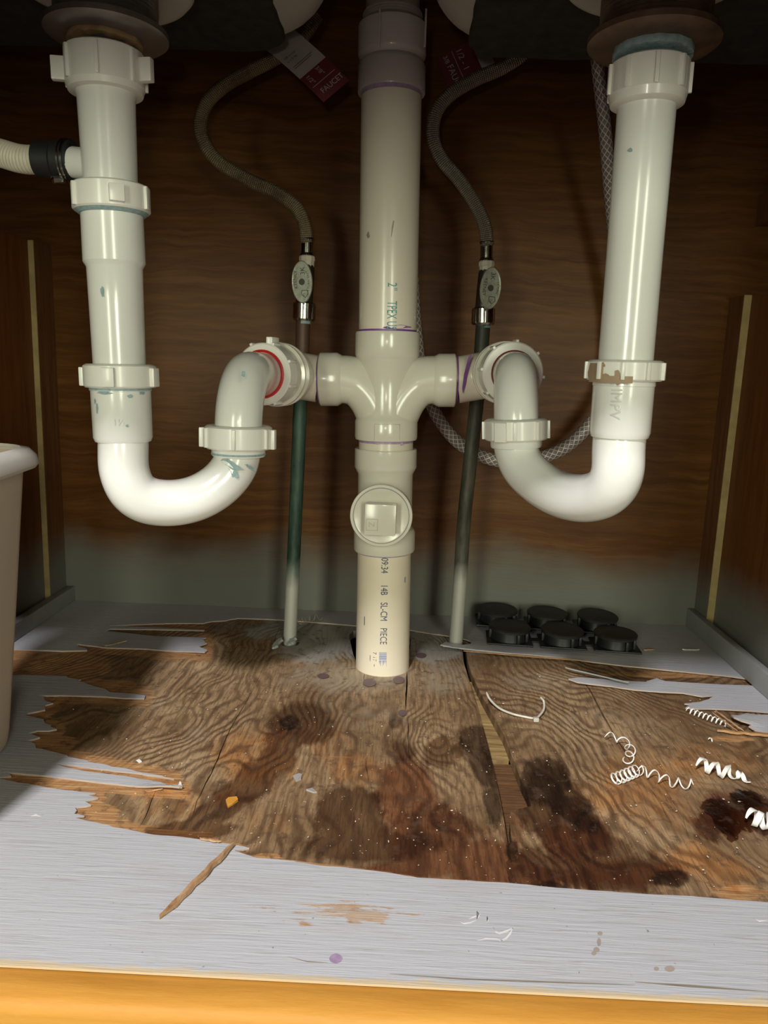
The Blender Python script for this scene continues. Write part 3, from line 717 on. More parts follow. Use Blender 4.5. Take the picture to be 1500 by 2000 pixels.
# scuffs and purple primer smears
sm = MB()
def smear(mb, A_, D_, N_, r, s, t, ls, lt, ang=0, off=.0003, n=14):
    N_ = (N_-D_*N_.dot(D_)).normalized(); T_ = N_.cross(D_); T_ = T_ if T_.x > 0 else -T_; V = []
    for i in range(n):
        a = 2*math.pi*i/n; k = random.uniform(.7, 1.2); x = math.cos(a)*ls*k; y = math.sin(a)*lt*k
        x, y = x*math.cos(ang)-y*math.sin(ang), x*math.sin(ang)+y*math.cos(ang)
        th = (s+x)/r; V.append(A_+D_*(t+y)+(N_*math.cos(th)+T_*math.sin(th))*(r+off))
    mb.add(V, [tuple(range(n))])
for y, s, ls, lt, an in ((355, .0, .0022, .006, .4), (445, .003, .0008, .008, .15), (458, -.022, .0022, .003, 0), (232, -.022, .001, .005, 0), (350,.024,.0006,.004,0)):
    sm = MB(); A2 = on_axis(y); smear(sm, A2, Dn, toward(A2), pr(115, A2), s, 0, ls, lt, an); sm.build('scuff_mark', M['scuff'], stack)
sp = MB(); A2 = on_axis(638)
smear(sp, A2, Dn, toward(A2), pr(113.5, A2), .009, 0, .016, .0018, -.05); sp.build('primer_smear', M['purple'], stack)
sp = MB(); A2 = on_axis(868); smear(sp, A2, Dn, toward(A2), pr(106, A2), .004, 0, .017, .0018, 0); sp.build('primer_smear', M['lilac'], stack)
fr = MB(); A2 = on_axis(828); rF = pr(122, A2)
for s0, s1, t0, t1_ in ((-.012,.014,0,.0006),(-.012,-.0114,0,.016),(.0134,.014,0,.016)): patch(fr, A2, Dn, toward(A2), rF, t0, t1_, s0, s1, .0003, 8)
fr.build('moulded_frame', simple('fitting_emboss', (.60,.57,.47), .3), stack)

# horizontal stubs and trap adapters (glued to the stack)
def adapter(side, xs, ys, ring, Yr, adir):
    """stub pipe, bend, adapter hub"""
    P0 = W(*xs, YS2); R0 = W(*ring, Yr); n = Vector(adir).normalized()
    back = R0-n*.040; cx = back
    K = Vector((back.x-n.x/n.y*(P0.y-back.y)*-1*0+ (P0.y-back.y)*(-n.x)/(-n.y)*1.0, P0.y, back.z)) if False else Vector((back.x, P0.y, back.z))
    path = fillet([P0, K, back, R0-n*.012], .028, 10)
    mb = MB(); mb.sweep(path, pr(90, P0), 40); mb.build('stub_pipe', M['pvc_pipe'], stack, 50)
    mb = MB(); r = .0250
    mb.turned(R0-n*.050, n, [(0, r*.96), (.002, r+.0015), (.012, r+.0018), (.0135, r+.004), (.016, r+.004), (.0175, r+.001), (.022, r+.001), (.0235, r+.0042), (.026, r+.0042), (.0275, r+.0015), (.036, r-.001), (.044, r-.002)], 48)
    mb.build('trap_adapter', M['pvc_fit'], stack, 30)
    return R0, n
RL, nL = adapter(-1, (624,741), 0, (515,731), .672, (-.30,-1,.0))
RR, nR = adapter(1, (890,743), 0, (1001,729), .690, (.12,-1,.0))
for (xa, xb, s) in ((622.5,624.5,-1),(890.5,893,1)):
    mb = MB(); a, b_ = W(xa, 741.5, YS2), W(xb, 741.5, YS2); mb.turned(a, b_-a, [(0, pr(93, a)), ((b_-a).length, pr(93, a))], 48); mb.build('primer_ring', M['purple'], stack)
mb = MB(); a = W(905, 735, YS2-pr(93, a)-.0006)
mb.add([a+Vector(v) for v in ((.004,0,.020),(.007,0,.0215),(.003,.001,-.008),(.0005,.001,-.017),(-.0005,.001,-.012),(.0005,0,.002))], [(0,1,2,3,4,5)]); mb.build('primer_smear', M['purple'], stack)

# ------------------------------------------------------------------ slip nuts and traps
def nut(name, A_, D_, R, h, parent, wings=(), ribs=8, mat=None, ph0=0., rimcap=True, wing=(.008,.0045,.9), label=None):
    """A_: top centre, D_: axis down, angles in degrees measured from the camera side, + to the right"""
    mb = MB(); D_ = D_.normalized(); c = .0012
    mb.turned(A_, D_, [(0, R*.74), (0, R-.003), (.0006, R-.0012), (c+.0004, R), (h-c, R), (h, R-c), (h, R*.74)], 56)
    N_ = Vector((0,-1,0)); N_ = (N_-D_*N_.dot(D_)); 
    if N_.length < .3: N_ = Vector((0,0,1))-D_*D_.z
    N_.normalize(); T_ = N_.cross(D_); T_ = T_ if (T_.x > 0 or abs(T_.x) < .05) else -T_
    for k in range(ribs):
        a = math.radians(ph0+k*360/ribs); rd = N_*math.cos(a)+T_*math.sin(a); tn = rd.cross(D_)
        mb.box(A_+D_*(h*.52)+rd*(R+.0004), .0026, .0032, h*.84, tn, rd, D_, bev=.0006)
    for wa in wings:
        a = math.radians(wa); rd = N_*math.cos(a)+T_*math.sin(a); tn = rd.cross(D_)
        mb.box(A_+D_*(h*.55)+rd*(R+wing[0]/2-.0015), wing[1], wing[0], h*wing[2], tn, rd, D_, bev=.0009)
    o_ = mb.build(name, mat or M['pvc_nut'], parent, 35)
    if label: o_['label'] = label
    return o_
def at_rings(rows, A_, B_):
    return rings(rows, A_, B_)
def nut_px(y0, y1, wpx, A_, B_, parent, **kw):
    pf, D_ = rings([(y0, wpx), (y1, wpx)], A_, B_); P = A_+D_*pf[0][0]
    return nut('slip_nut', P, D_, pr(wpx, P), pf[1][0]-pf[0][0], parent, **kw)

# --- left branch tailpiece
YT = .553
A1, B1 = W(202, 80, YT), W(241, 860, YT+.002)
def axL(py): (t, r), = rings([(py, 100)], A1, B1)[0]; return A1+(B1-A1).normalized()*t
tl = empty('branch_tailpiece', axL(380), 'white drain tailpiece with a side inlet under the left sink strainer', 'drain tube')
part_rings('tube', [(88,108),(160,116),(180,109),(330,103),(372,103)], M['pvc'], A1, B1, tl)
nut_px(72, 150, 150, A1, B1, tl, wings=(-78, 82), ribs=7, ph0=10, wing=(.010,.006,.62))
nb = MB(); pf, D_ = rings([(146,148),(160,140),(166,118)], A1, B1); nb.turned(A1, D_, pf); nb.build('nut_shoulder', M['pvc_nut'], tl, 30)
bi = MB(); Pi = axL(314); bi.turned(Pi, W(120,314,YT+.012)-Pi, [(0,.0105),(.024,.0105),(.030,.0105)], 32); bi.build('side_inlet', M['pvc'], tl)
# --- left extension tube
te = empty('extension_tube', axL(720), 'white belled extension tube between the two left slip nuts', 'drain tube')
part_rings('tube', [(385,100),(386,117),(505,117),(512,110),(517,105),(600,102),(735,98)], M['pvc'], A1, B1, te)
nut_px(344, 400, 147, A1, B1, te, wings=(28,), ribs=3, ph0=-42, wing=(.005,.010,.62), label='slip nut with a blue smeared lower edge')
dp = MB(); pf, D_ = rings([(400,139),(409,124)], A1, B1); dp.turned(A1, D_, pf); dp.build('pipe_dope', M['bluedope'], te)
# --- left trap
Yn = .552; Ye = .592
ptl = empty('p_trap', (axL(980)+W(465,900,Ye))/2-Vector((0,0,.03)), 'left white P-trap, its elbow ringed by a bright red washer', 'p-trap')
JL = [(241,868),(243,918),(260,958),(292,978),(340,982),(388,971),(430,945),(458,910),(466,872)]
def jpath(JP, Ya, Yb, ext=.0):
    n = len(JP); xs0, xs1 = JP[0][0], JP[-1][0]; P = []
    for i, (x, y) in enumerate(JP):
        t = (x-xs0)/(xs1-xs0); P.append(W(x, y, Ya+(Yb-Ya)*t))
    return P
P = jpath(JL, YT, Ye); a0 = axL(850); P = [a0]+P+[W(466, 845, Ye)]
Q = spline(P, 8); jb = MB(); jb.sweep(Q, [pr(95, Q[0])*(1-.02*i/len(Q)) for i in range(len(Q))], 48)
pf, D_ = rings([(752,98),(753,114),(764,116),(765,113),(858,111),(866,105),(868,92)], A1, B1); jb.turned(A1, D_, pf, 56)
eA, eB = W(466, 800, Ye), W(466, 920, Ye)
pf, D_ = rings([(850,90),(851,103),(893,104),(896,101),(897,90)], eA, eB); jb.turned(eA, D_, pf, 56)
jb.build('j_bend', M['pvc'], ptl, 40)
nut_px(710, 758, 137, A1, B1, ptl, wings=(3, 82, -86), ribs=0, wing=(.0045,.009,.8), label='upper slip nut over the long leg')
nut_px(835, 882, 130, eA, eB, ptl, wings=(80, -84), ribs=6, ph0=4, wing=(.006,.005,.85), label='slip nut joining bend and elbow')
for rows in ([(759,116.5),(763,117)], [(889,105),(893,105.5)]):
    mb = MB(); AA, BB = (A1, B1) if rows[0][0] < 800 else (eA, eB); pf, D_ = rings(rows, AA, BB); mb.turned(AA, D_, pf); mb.build('pipe_dope', M['bluedope'], ptl)
el = MB(); S0 = RL-nL*.02; K = Vector((W(466,735,Ye).x, Ye, S0.z)); E0 = W(466, 850, Ye)
f_in = RL+nL*.012
Q = fillet([S0, f_in, K, E0], .043, 14); el.sweep(Q, pr(92, W(466,800,Ye)), 48)
elb = el.build('trap_elbow', M['pvc'], ptl, 50)
nut('slip_nut', RL-nL*.014, nL, .0272, .017, ptl, wings=(), ribs=8, ph0=20, wing=(.005,.006,.8), label='large slip nut facing forward round the elbow')
wgm = MB(); up = Vector((0,0,1)); wgm.box(RL-nL*.004+up*.0285+Vector((.006,0,0)), .0055, .014, .008, Vector((1,0,0)), nL, up, bev=.001); wgm.build('nut_lug', M['pvc_nut'], ptl)
rw = MB(); rw.turned(RL+nL*.0015, nL, [(0,.0190),(.003,.0190),(.0036,.0205),(.003,.0213),(0,.0213)], 48, cap=False); rw.build('washer', M['red'], ptl)
# --- right tailpiece and trap
A3, B3 = W(1272, 100, .522), W(1209, 860, .526)
def axR(py): (t, r), = rings([(py, 100)], A3, B3)[0]; return A3+(B3-A3).normalized()*t
tr = empty('tailpiece', axR(715), 'long straight white drain tailpiece under the right sink strainer', 'drain tube')
part_rings('tube', [(100,110),(180,118),(195,111),(260,110),(480,106),(690,104),(730,103)], M['pvc'], A3, B3, tr)
nut_px(95, 168, 150, A3, B3, tr, wings=(), ribs=9, ph0=-6)
nb = MB(); pf, D_ = rings([(165,148),(183,140),(193,119)], A3, B3); nb.turned(A3, D_, pf); nb.build('nut_shoulder', M['pvc_nut'], tr, 30)
YeR = .622
ptr = empty('p_trap', (axR(980)+W(1008,900,YeR))/2-Vector((0,0,.03)), 'right white P-trap under a slip nut blotched with tan stains', 'p-trap')
JR = [(1208,876),(1206,920),(1194,949),(1170,967),(1134,973),(1094,965),(1054,943),(1022,912),(1008,876)]
P = [axR(852)]+jpath(JR, .526, YeR)+[W(1008, 845, YeR)]
Q = spline(P, 8); jb = MB(); jb.sweep(Q, [pr(101, Q[0])*(1-.0*i/len(Q)) for i in range(len(Q))], 48)
pf, D_ = rings([(742,104),(743,118),(754,119),(755,116),(848,115),(858,108),(860,96)], A3, B3); jb.turned(A3, D_, pf, 56)
eC, eD = W(1008, 790, YeR), W(1008, 920, YeR)
pf, D_ = rings([(840,88),(841,100),(874,100),(878,97),(879,86)], eC, eD); jb.turned(eC, D_, pf, 56)
jb.build('j_bend', M['pvc'], ptr, 40)
n3 = nut_px(702, 744, 146, A3, B3, ptr, wings=(), ribs=10, ph0=-18, label='slip nut with tan brown stains')
nut_px(821, 864, 124, eC, eD, ptr, wings=(-35,), ribs=9, ph0=30, wing=(.004,.010,.9), label='slip nut joining bend and elbow')
el = MB(); S0 = RR-nR*.02; K = Vector((W(1008,735,YeR).x, YeR, S0.z)); E0 = W(1008, 835, YeR)
Q = fillet([S0, RR+nR*.008, K, E0], .043, 14); el.sweep(Q, pr(87, W(1008,790,YeR)), 48); el.build('trap_elbow', M['pvc'], ptr, 50)
nut('slip_nut', RR-nR*.014, nR, .0278, .017, ptr, ribs=8, ph0=5, label='large slip nut facing forward round the elbow')
rw = MB(); rw.turned(RR+nR*.0015, nR, [(0,.0190),(.003,.0190),(.0036,.0198),(.003,.0204),(0,.0204)], 48, cap=False); rw.build('washer', M['darkred'], ptr)
# stains on the nut, blue dope, embossed writing
mb = MB(); A2 = axR(725); D2 = (B3-A3).normalized(); rN = pr(146, A2)
patch(mb, A2, D2, toward(A2, -.2), rN, -.005, .0075, -.0225, -.0095, .0005, 6); patch(mb, A2, D2, toward(A2, -.2), rN, .003, .0075, -.0095, .010, .0005, 8)
for s, t, ls, lt in ((-.0195,.001,.0062,.0066),(-.0135,.002,.005,.0052),(-.0085,.0045,.004,.0028),(.000,.004,.0022,.005),(.004,.0058,.006,.0018),(-.0115,-.004,.003,.002)): smear(mb, A2, D2, toward(A2, -.2), rN, s, t, ls, lt, 0, .0004)
mb.build('tan_stain', M['tan'], ptr)
A2 = axL(770); D1 = (B1-A1).normalized(); rH = pr(114, A2)
for s, t, ls, lt in ((-.019,.010,.0012,.004),(-.021,.005,.001,.002),(.006,.001,.002,.0014),(.016,-.001,.003,.0012),(-.012,-.001,.006,.0012),(.003,.022,.001,.001)):
    mb = MB(); smear(mb, A2, D1, toward(A2), rH, s, t, ls, lt, 0, .0003); mb.build('pipe_dope', M['bluedope'], ptl)
mb = MB(); A2 = axL(570); smear(mb, A2, D1, toward(A2), pr(102, A2), -.009, 0, .0016, .004, 0, .0003)
mb.build('pipe_dope', M['bluedope'], te)
mb = MB(); Ae = W(466, 905, Ye); Dd = Vector((-.25,0,-1)).normalized()
for s, t, ls, lt in ((-.006,-.001,.010,.003),(-.009,.005,.006,.0035),(-.001,.006,.003,.0025),(.010,-.002,.006,.0012)): smear(mb, Ae, Dd, toward(Ae), pr(96, Ae), s, t, ls, lt, .3, .0004, 18)
mb.build('pipe_dope', M['bluedope'], ptl)
mb = MB(); Ae = W(466, 735, Ye); smear(mb, Vector((Ae.x, Ae.y-.006, Ae.z)), Vector((0,0,-1)), toward(Ae), pr(92, Ae), .004, -.002, .0016, .0022, 0, .004); mb.build('blue_speck', M['bluedope'], elb)
emb = simple('raised_lettering', (.70,.69,.66), .3)
mb = MB(); A2 = axL(878); rJ = pr(97, A2)
wrap_text('MADE IN', .0058, A2, D1, rJ, toward(A2), mb, 1.05, False, .0005, y0=0.)
mb.V = [v for v in mb.V]
def shift_text(body, size, A_, D_, r, N_, parent, mat, off=.0005, dx=0., sp_=1.):
    V, Fc = text_mesh(body, size, sp_); xs = [v.x for v in V]; c = (min(xs)+max(xs))/2
    N_ = (N_-D_*N_.dot(D_)).normalized(); T_ = N_.cross(D_); T_ = T_ if T_.x > 0 else -T_
    mb = MB(); mb.add([A_+D_*(-v.y)+(N_*math.cos((v.x-c+dx)/r)+T_*math.sin((v.x-c+dx)/r))*(r+off) for v in V], Fc)
    o_ = mb.build('raised_lettering', mat, parent); return o_
shift_text('MADE IN', .0062, axL(886), D1, pr(95, axL(886)), toward(axL(886)), ptl, emb, .0004, -.006)
shift_text('U.S.A.', .0062, axL(898), D1, pr(95, axL(898)), toward(axL(898)), ptl, emb, .0004, -.006)
shift_text('1½', .0065, axL(830), D1, pr(112, axL(830)), toward(axL(830)), ptl, emb, .0005, -.002)
mb = MB(); A2 = axR(758); wrap_text('IMPV', .0095, A2, D2, pr(118, A2), toward(A2, -.05), mb, 1., True, .0005, y0=-.006); mb.build('raised_lettering', emb, ptr)
mb = MB(); A2 = axR(292); smear(mb, A2, D2, toward(A2), pr(110, A2), -.008, 0, .002, .0012); mb.build('ink_mark', M['bluedope'], tr)

# ------------------------------------------------------------------ strainers
def strainer(c, D_, mat, label, ring):
    e = empty('sink_strainer', c, label, 'sink strainer'); up = -D_
    mb = MB(); R = ring
    mb.turned(c, up, [(0, .019), (.001, .021), (.0035, .022), (.0045, R-.010), (.0055, R-.002), (.007, R), (.0105, R), (.0115, R-.002), (.0125, R-.008)], 64); mb.build('flange_nut', mat, e, 30)
    mb = MB(); pf = [(.011, R-.009)]
    for k in range(9): pf += [(.0130+k*.0024, R-.0085), (.0142+k*.0024, R-.0066)]
    pf += [(.044, R-.009), (.046, R-.009)]; mb.turned(c, up, pf, 64); mb.build('threaded_body', mat, e, 60)
    mb = MB(); mb.turned(c+up*.046, up, [(0, R-.004), (.001, R), (.006, R+.001), (.007, R-.001), (.0075, R+.004), (.016, R+.006)], 64); mb.build('lock_ring', mat, e, 30)
    return e
D1 = (B1-A1).normalized(); D2 = (B3-A3).normalized()
cL = axL(72)+D1*-.001; cR = axR(92)
s1 = strainer(cL+Vector((.0025,0,-.0015)), Vector((0,0,-1)), M['strainer'], 'dull grey metal strainer body under the left sink bowl', .0405)
s2 = strainer(cR+Vector((.0008,0,.0)), Vector((0,0,-1)), M['strainer_rust'], 'brown rusted metal strainer body under the right sink bowl', .0405)
for par, c, mt, Rr, hh in ((s1, cL, M['putty'], .0245, .0032), (s2, cR, M['bluedope'], .0242, .0045)):
    mb = MB(); pf = [(-.001, Rr*.8), (0, Rr), (hh, Rr), (hh+.002, Rr*.9)]; mb.turned(c+Vector((.001,0,-.0005)), Vector((0,0,1)), pf, 40)
    for v in mb.V: v += Vector((random.uniform(-1,1), random.uniform(-1,1), random.uniform(-1,1)))*.0007
    mb.build('putty_ring', mt, par, 60)
# ------------------------------------------------------------------ sink
ZB = cL.z+.066
def rrect(xa, xb, ya, yb, r, n=10):
    P = []
    for cx, cy, a0 in ((xb-r, ya+r, -90), (xb-r, yb-r, 0), (xa+r, yb-r, 90), (xa+r, ya+r, 180)):
        for i in range(n+1):
            a = math.radians(a0+90*i/n); P.append((cx+r*math.cos(a), cy+r*math.sin(a)))
    return P
sink = empty('double_bowl_sink', (0, .55, ZB), 'double bowl steel sink seen from below with dark undercoating', 'sink')
def bowl(xa, xb, dc, side):
    ya, yb = .345, .742; fr_ = .045; mb = MB(); L = []
    lv = [(.7595, 0)]+[(ZB+fr_-fr_*math.sin(math.radians(t)), fr_*(1-math.cos(math.radians(t)))) for t in range(0, 91, 10)]
    n = None
    for zz, ins in lv:
        Pp = rrect(xa+ins, xb-ins, ya+ins, yb-ins, max(.075-ins, .02)); n = len(Pp); L += [Vector((x, y, zz)) for x, y in Pp]
    Fc = [(i*n+k, i*n+(k+1) % n, (i+1)*n+(k+1) % n, (i+1)*n+k) for i in range(len(lv)-1) for k in range(n)]
    Fc.append(tuple((len(lv)-1)*n+k for k in range(n))); mb.add(L, Fc)
    bw = mb.build('bowl', M['sinkgrey'], sink, 40)
    d = MB(); d.turned(Vector((dc.x, dc.y, ZB+.002)), Vector((0,0,-1)), [(-.004,.068),(.012,.064),(.030,.0605),(.034,.057),(.035,.053),(.035,.042)], 64); d.build('drain_recess', M['sinkgrey'], bw)
    # undercoating: ring between the recess and a ragged outline
    out = rrect(xa+(.02 if side < 0 else W(918, 50, .68).x-xa), xb-(.02 if side > 0 else xb-W(552, 50, .68).x), ya+.012, yb-.018, .03, 8); cnt = 96; V = []; r_ = random.Random(5 if side < 0 else 6)
    for i in range(cnt):
        a = 2*math.pi*i/cnt; dx, dy = math.cos(a), math.sin(a); t = .3
        lo, hi = .05, .6
        for _ in range(30):
            mid = (lo+hi)/2
            if inpoly(np.array([dc.x+dx*mid]), np.array([dc.y+dy*mid]), out)[0]: lo = mid
            else: hi = mid
        lo += r_.uniform(-.0015, .0015)
        V += [Vector((dc.x+dx*.068, dc.y+dy*.068, ZB-.001)), Vector((dc.x+dx*.070, dc.y+dy*.070, ZB-.0035)), Vector((dc.x+dx*(lo-.002), dc.y+dy*(lo-.002), ZB-.0035)), Vector((dc.x+dx*lo, dc.y+dy*lo, ZB+.001))]
    Fc = [(4*i+k, 4*i+k+1, 4*((i+1) % cnt)+k+1, 4*((i+1) % cnt)+k) for i in range(cnt) for k in range(3)]
    p_ = MB(); p_.add(V, Fc); p_.build('undercoating_pad', M['pad'], bw, 30)
bowl(-.44, W(650, 0, .68).x, cL, -1); bowl(W(836, 0, .68).x, .43, cR, 1)

# ------------------------------------------------------------------ copper risers, valves, hoses
YC = copL.y
def riser(P, wp, mat, label):
    Q = spline(P, 6); n = len(Q); e = MB(); e.sweep(Q, [pr(wp[0]+(wp[1]-wp[0])*i/(n-1), Q[i]) for i in range(n)], 28)
    o_ = e.build('copper_riser', mat, None, 60); tag(o_, label, 'water pipe', 'copper risers'); return o_
zb = Vector((0,0,-.012))
riser([W(592,620,YC), W(590,700,YC), W(584,850,YC), W(574,1080,YC), copL, copL+zb], (28, 25), M['cop_l'], 'green tarnished copper pipe rising through the floor left of the centre stack')
YC2 = copR.y
riser([W(944,628,YC2), W(936,740,YC2), W(924,850,YC2), W(907,1010,YC2), W(899,1130,YC2), copR, copR+zb], (28.5, 26), M['cop_r'], 'nearly black copper pipe rising through the floor right of the centre stack')
def valve(cx, y0, y1, Yv, hx, hy, bx, label, mir):
    e = empty('stop_valve', W(cx, y1, Yv), label, 'valve')
    A_, B_ = W(cx, y0, Yv), W(cx-1, y1, Yv); D_ = (B_-A_).normalized(); h = (B_-A_).length; r = pr(46, A_)
    mb = MB(); mb.turned(A_, D_, [(0, r*.7), (.0005, r-.002), (.002, r), (h-.002, r), (h, r-.0015), (h, r*.6)], 40); mb.build('compression_nut', M['chrome'], e, 30)
    mb = MB(); mb.turned(B_, D_, [(0, r*.62), (.003, r*.62)], 32); mb.build('ferrule', M['bluedope'], e)
    T_ = W(bx, y0-72, Yv); mb = MB(); mb.turned(T_, (A_-T_), [(0, .0075), (.004, .0082), (.012, .0086), ((A_-T_).length+.002, .0092)], 32)
    c_ = (T_+A_)/2; hd = Vector((0,-1,0)); mb.turned(c_, hd, [(-.004,.007),(.012,.0075),(.018,.006),(.024,.004),(.028,.004)], 24)
    mb.build('valve_body', M['chrome_dark'], e, 30)
    mb = MB(); a = W(bx, y0-90, Yv); b_ = W(bx, y0-66, Yv); mb.turned(a, b_-a, [(0,.0075),(.001,.0085),(.0045,.0088),(.006,.0080),((b_-a).length,.0076)], 10); mb.build('outlet_nut', M['corr'], e, 20)
    H = W(hx, hy, Yv-.028); rx = pr(42, H); rz = pr(80, H); mb = MB(); n = 48; V = []
    tilt = math.radians(4*mir); yw = math.radians(18*mir)
    def hp(x, z_, y): 
        x, z_ = x*math.cos(tilt)+z_*math.sin(tilt), -x*math.sin(tilt)+z_*math.cos(tilt)
        return H+Vector((x*math.cos(yw), y+x*math.sin(yw), z_))
    for sc, yy in ((.80,.003),(.97,.003),(1,.0018),(1,-.0008),(.96,-.0022),(.90,-.0022),(.88,-.0016),(.3,-.0016)):
        V += [hp(math.cos(2*math.pi*i/n)*rx*sc*(1.07 if True else 1), math.sin(2*math.pi*i/n)*rz*sc, yy) for i in range(n)]
    mb.add(V, [(j*n+i, j*n+(i+1) % n, (j+1)*n+(i+1) % n, (j+1)*n+i) for j in range(7) for i in range(n)]+[tuple(range(n)), tuple(7*n+i for i in range(n))])
    hn = mb.build('handle', M['chrome_handle'], e, 35)
    sc_ = MB(); sc_.add([hp(math.cos(a_)*.0032, math.sin(a_)*.0032, y_) for y_ in (-.0016, -.0030) for a_ in [2*math.pi*i/20 for i in range(20)]], [tuple(20+i for i in range(20))]+[(i, (i+1) % 20, 20+(i+1) % 20, 20+i) for i in range(20)]); sc_.build('screw', M['engrave'], hn)
    tx = MB()
    def put(s, size, x, z_, vert, arc=0):
        V, Fc = text_mesh(s, size); c = (min(v.x for v in V)+max(v.x for v in V))/2
        out = []
        for v in V:
            u_, w_ = v.x-c, v.y
            if vert == 1: X_, Z_ = x-w_, z_+u_
            elif vert == -1: X_, Z_ = x+w_, z_-u_
            else: X_, Z_ = x+u_, z_+w_
            X_ += arc*((Z_-z_)**2) if vert else 0
            out.append(hp(X_, Z_, -.0021 if abs(X_) > rx*.85 else -.0019))
        tx.add(out, Fc)
    if mir < 0:
        put('KEENEY', .0052, -rx*.55, .003, 1, 16); put('1/4 TURN OUT', .0036, rx*.80, -.001, 1, -18); put('3K', .007, rx*.32, .011, 1)
    else:
        put('KEENEY', .0052, -rx*.78, .000, -1, 14); put('1/4 TURN', .0030, rx*.62, .001, -1, -14); put('3K', .007, rx*-.1, .012, -1)
    put('c', .003, rx*.20, -.0185, 0)
    m2 = [(-.0005,-.0085),(.0060,-.0085),(.0066,-.0125),(.0028,-.0160),(-.0008,-.0125)]
    for i in range(5):
        (xa, za), (xb, zb_) = m2[i], m2[(i+1) % 5]; dx, dz = xb-xa, zb_-za; L_ = math.hypot(dx, dz); nx, nz = -dz/L_*.0003, dx/L_*.0003
        tx.add([hp(xa-nx, za-nz, -.002), hp(xb-nx, zb_-nz, -.002), hp(xb+nx, zb_+nz, -.002), hp(xa+nx, za+nz, -.002)], [(0,1,2,3)])
    put('P2', .0035, .003, -.0128, 1)
    tx.build('stamped_lettering', M['engrave'], hn)
    return e
valve(594, 590, 627, YC, 590, 551, 600, 'chrome stop valve with an oval handle on the left copper pipe', -1)
valve(944.5, 600, 635, YC2, 958, 563, 950, 'chrome stop valve with an oval handle on the right copper pipe', 1)
def hose(name, P, wp, mat, label, cat, ring_px=None, group=None):
    Q = spline(P, 10); e = empty(name, P[0], label, cat, group); mb = MB()
    mb.sweep(Q, [pr(wp, q) for q in Q], 26); mb.build('braided_sleeve', mat, e, 80, uv=True)
    return e, Q
LP = [(599,474),(595,440),(578,404),(535,374),(480,349),(430,318),(401,282),(392,240),(405,200),(440,166),(490,138),(540,112),(585,80),(620,30)]
e, Q = hose('braided_supply_hose', [W(x, y, YC-.002*i) for i, (x, y) in enumerate(LP)], 26, M['braid_dirty'], 'grimy brown steel braided hose curving up from the left stop valve', 'hose')
def crimp(e, x0_, y0_, x1_, y1_, Yv, w_):
    a, b_ = W(x0_, y0_, Yv), W(x1_, y1_, Yv); L = (b_-a).length; r = pr(w_, a); mb = MB()
    mb.turned(a, b_-a, [(0, r*.95), (.0008, r*1.12), (.0022, r*1.2), (.0036, r*1.08), (.0042, r), (L*.35, r*1.0), (L*.75, r*1.0), (L-.004, r*1.0), (L-.003, r*1.15), (L-.0012, r*1.2), (L, r)], 16); mb.build('crimp_ferrule', M['chrome'], e, 40)
crimp(e, 600, 464, 599, 502, YC, 24)
RP = [(952,480),(947,442),(930,402),(897,352),(863,312),(846,270),(851,222),(880,184),(930,154),(985,130),(1030,95),(1050,40)]
e, Q = hose('braided_supply_hose', [W(x, y, YC2-.002*i) for i, (x, y) in enumerate(RP)], 26, M['braid'], 'shiny steel braided hose curving up from the right stop valve', 'hose')
crimp(e, 951, 470, 950, 512, YC2, 24)
VP = [(1160,40),(1168,135),(1181,250),(1192,380),(1204,500),(1216,620),(1208,730),(1165,812),(1112,868),(1060,893),(1005,902),(955,896),(905,872),(868,835),(842,790),(824,735),(812,650),(806,560),(800,400),(790,200),(784,60)]
VYs = [.80,.81,.83,.86,.885,.895,.895,.895,.895,.895,.895,.893,.890,.885,.88,.875,.87,.865,.86,.85,.84]
mb = MB(); Q = spline([W(x, y, yy) for (x, y), yy in zip(VP, VYs)], 10); mb.sweep(Q, [pr(25, q) for q in Q], 24)
o = mb.build('vinyl_sprayer_hose', M['vinyl'], None, 80, uv=True); tag(o, 'clear plastic hose with white braid looping behind the right trap', 'hose')

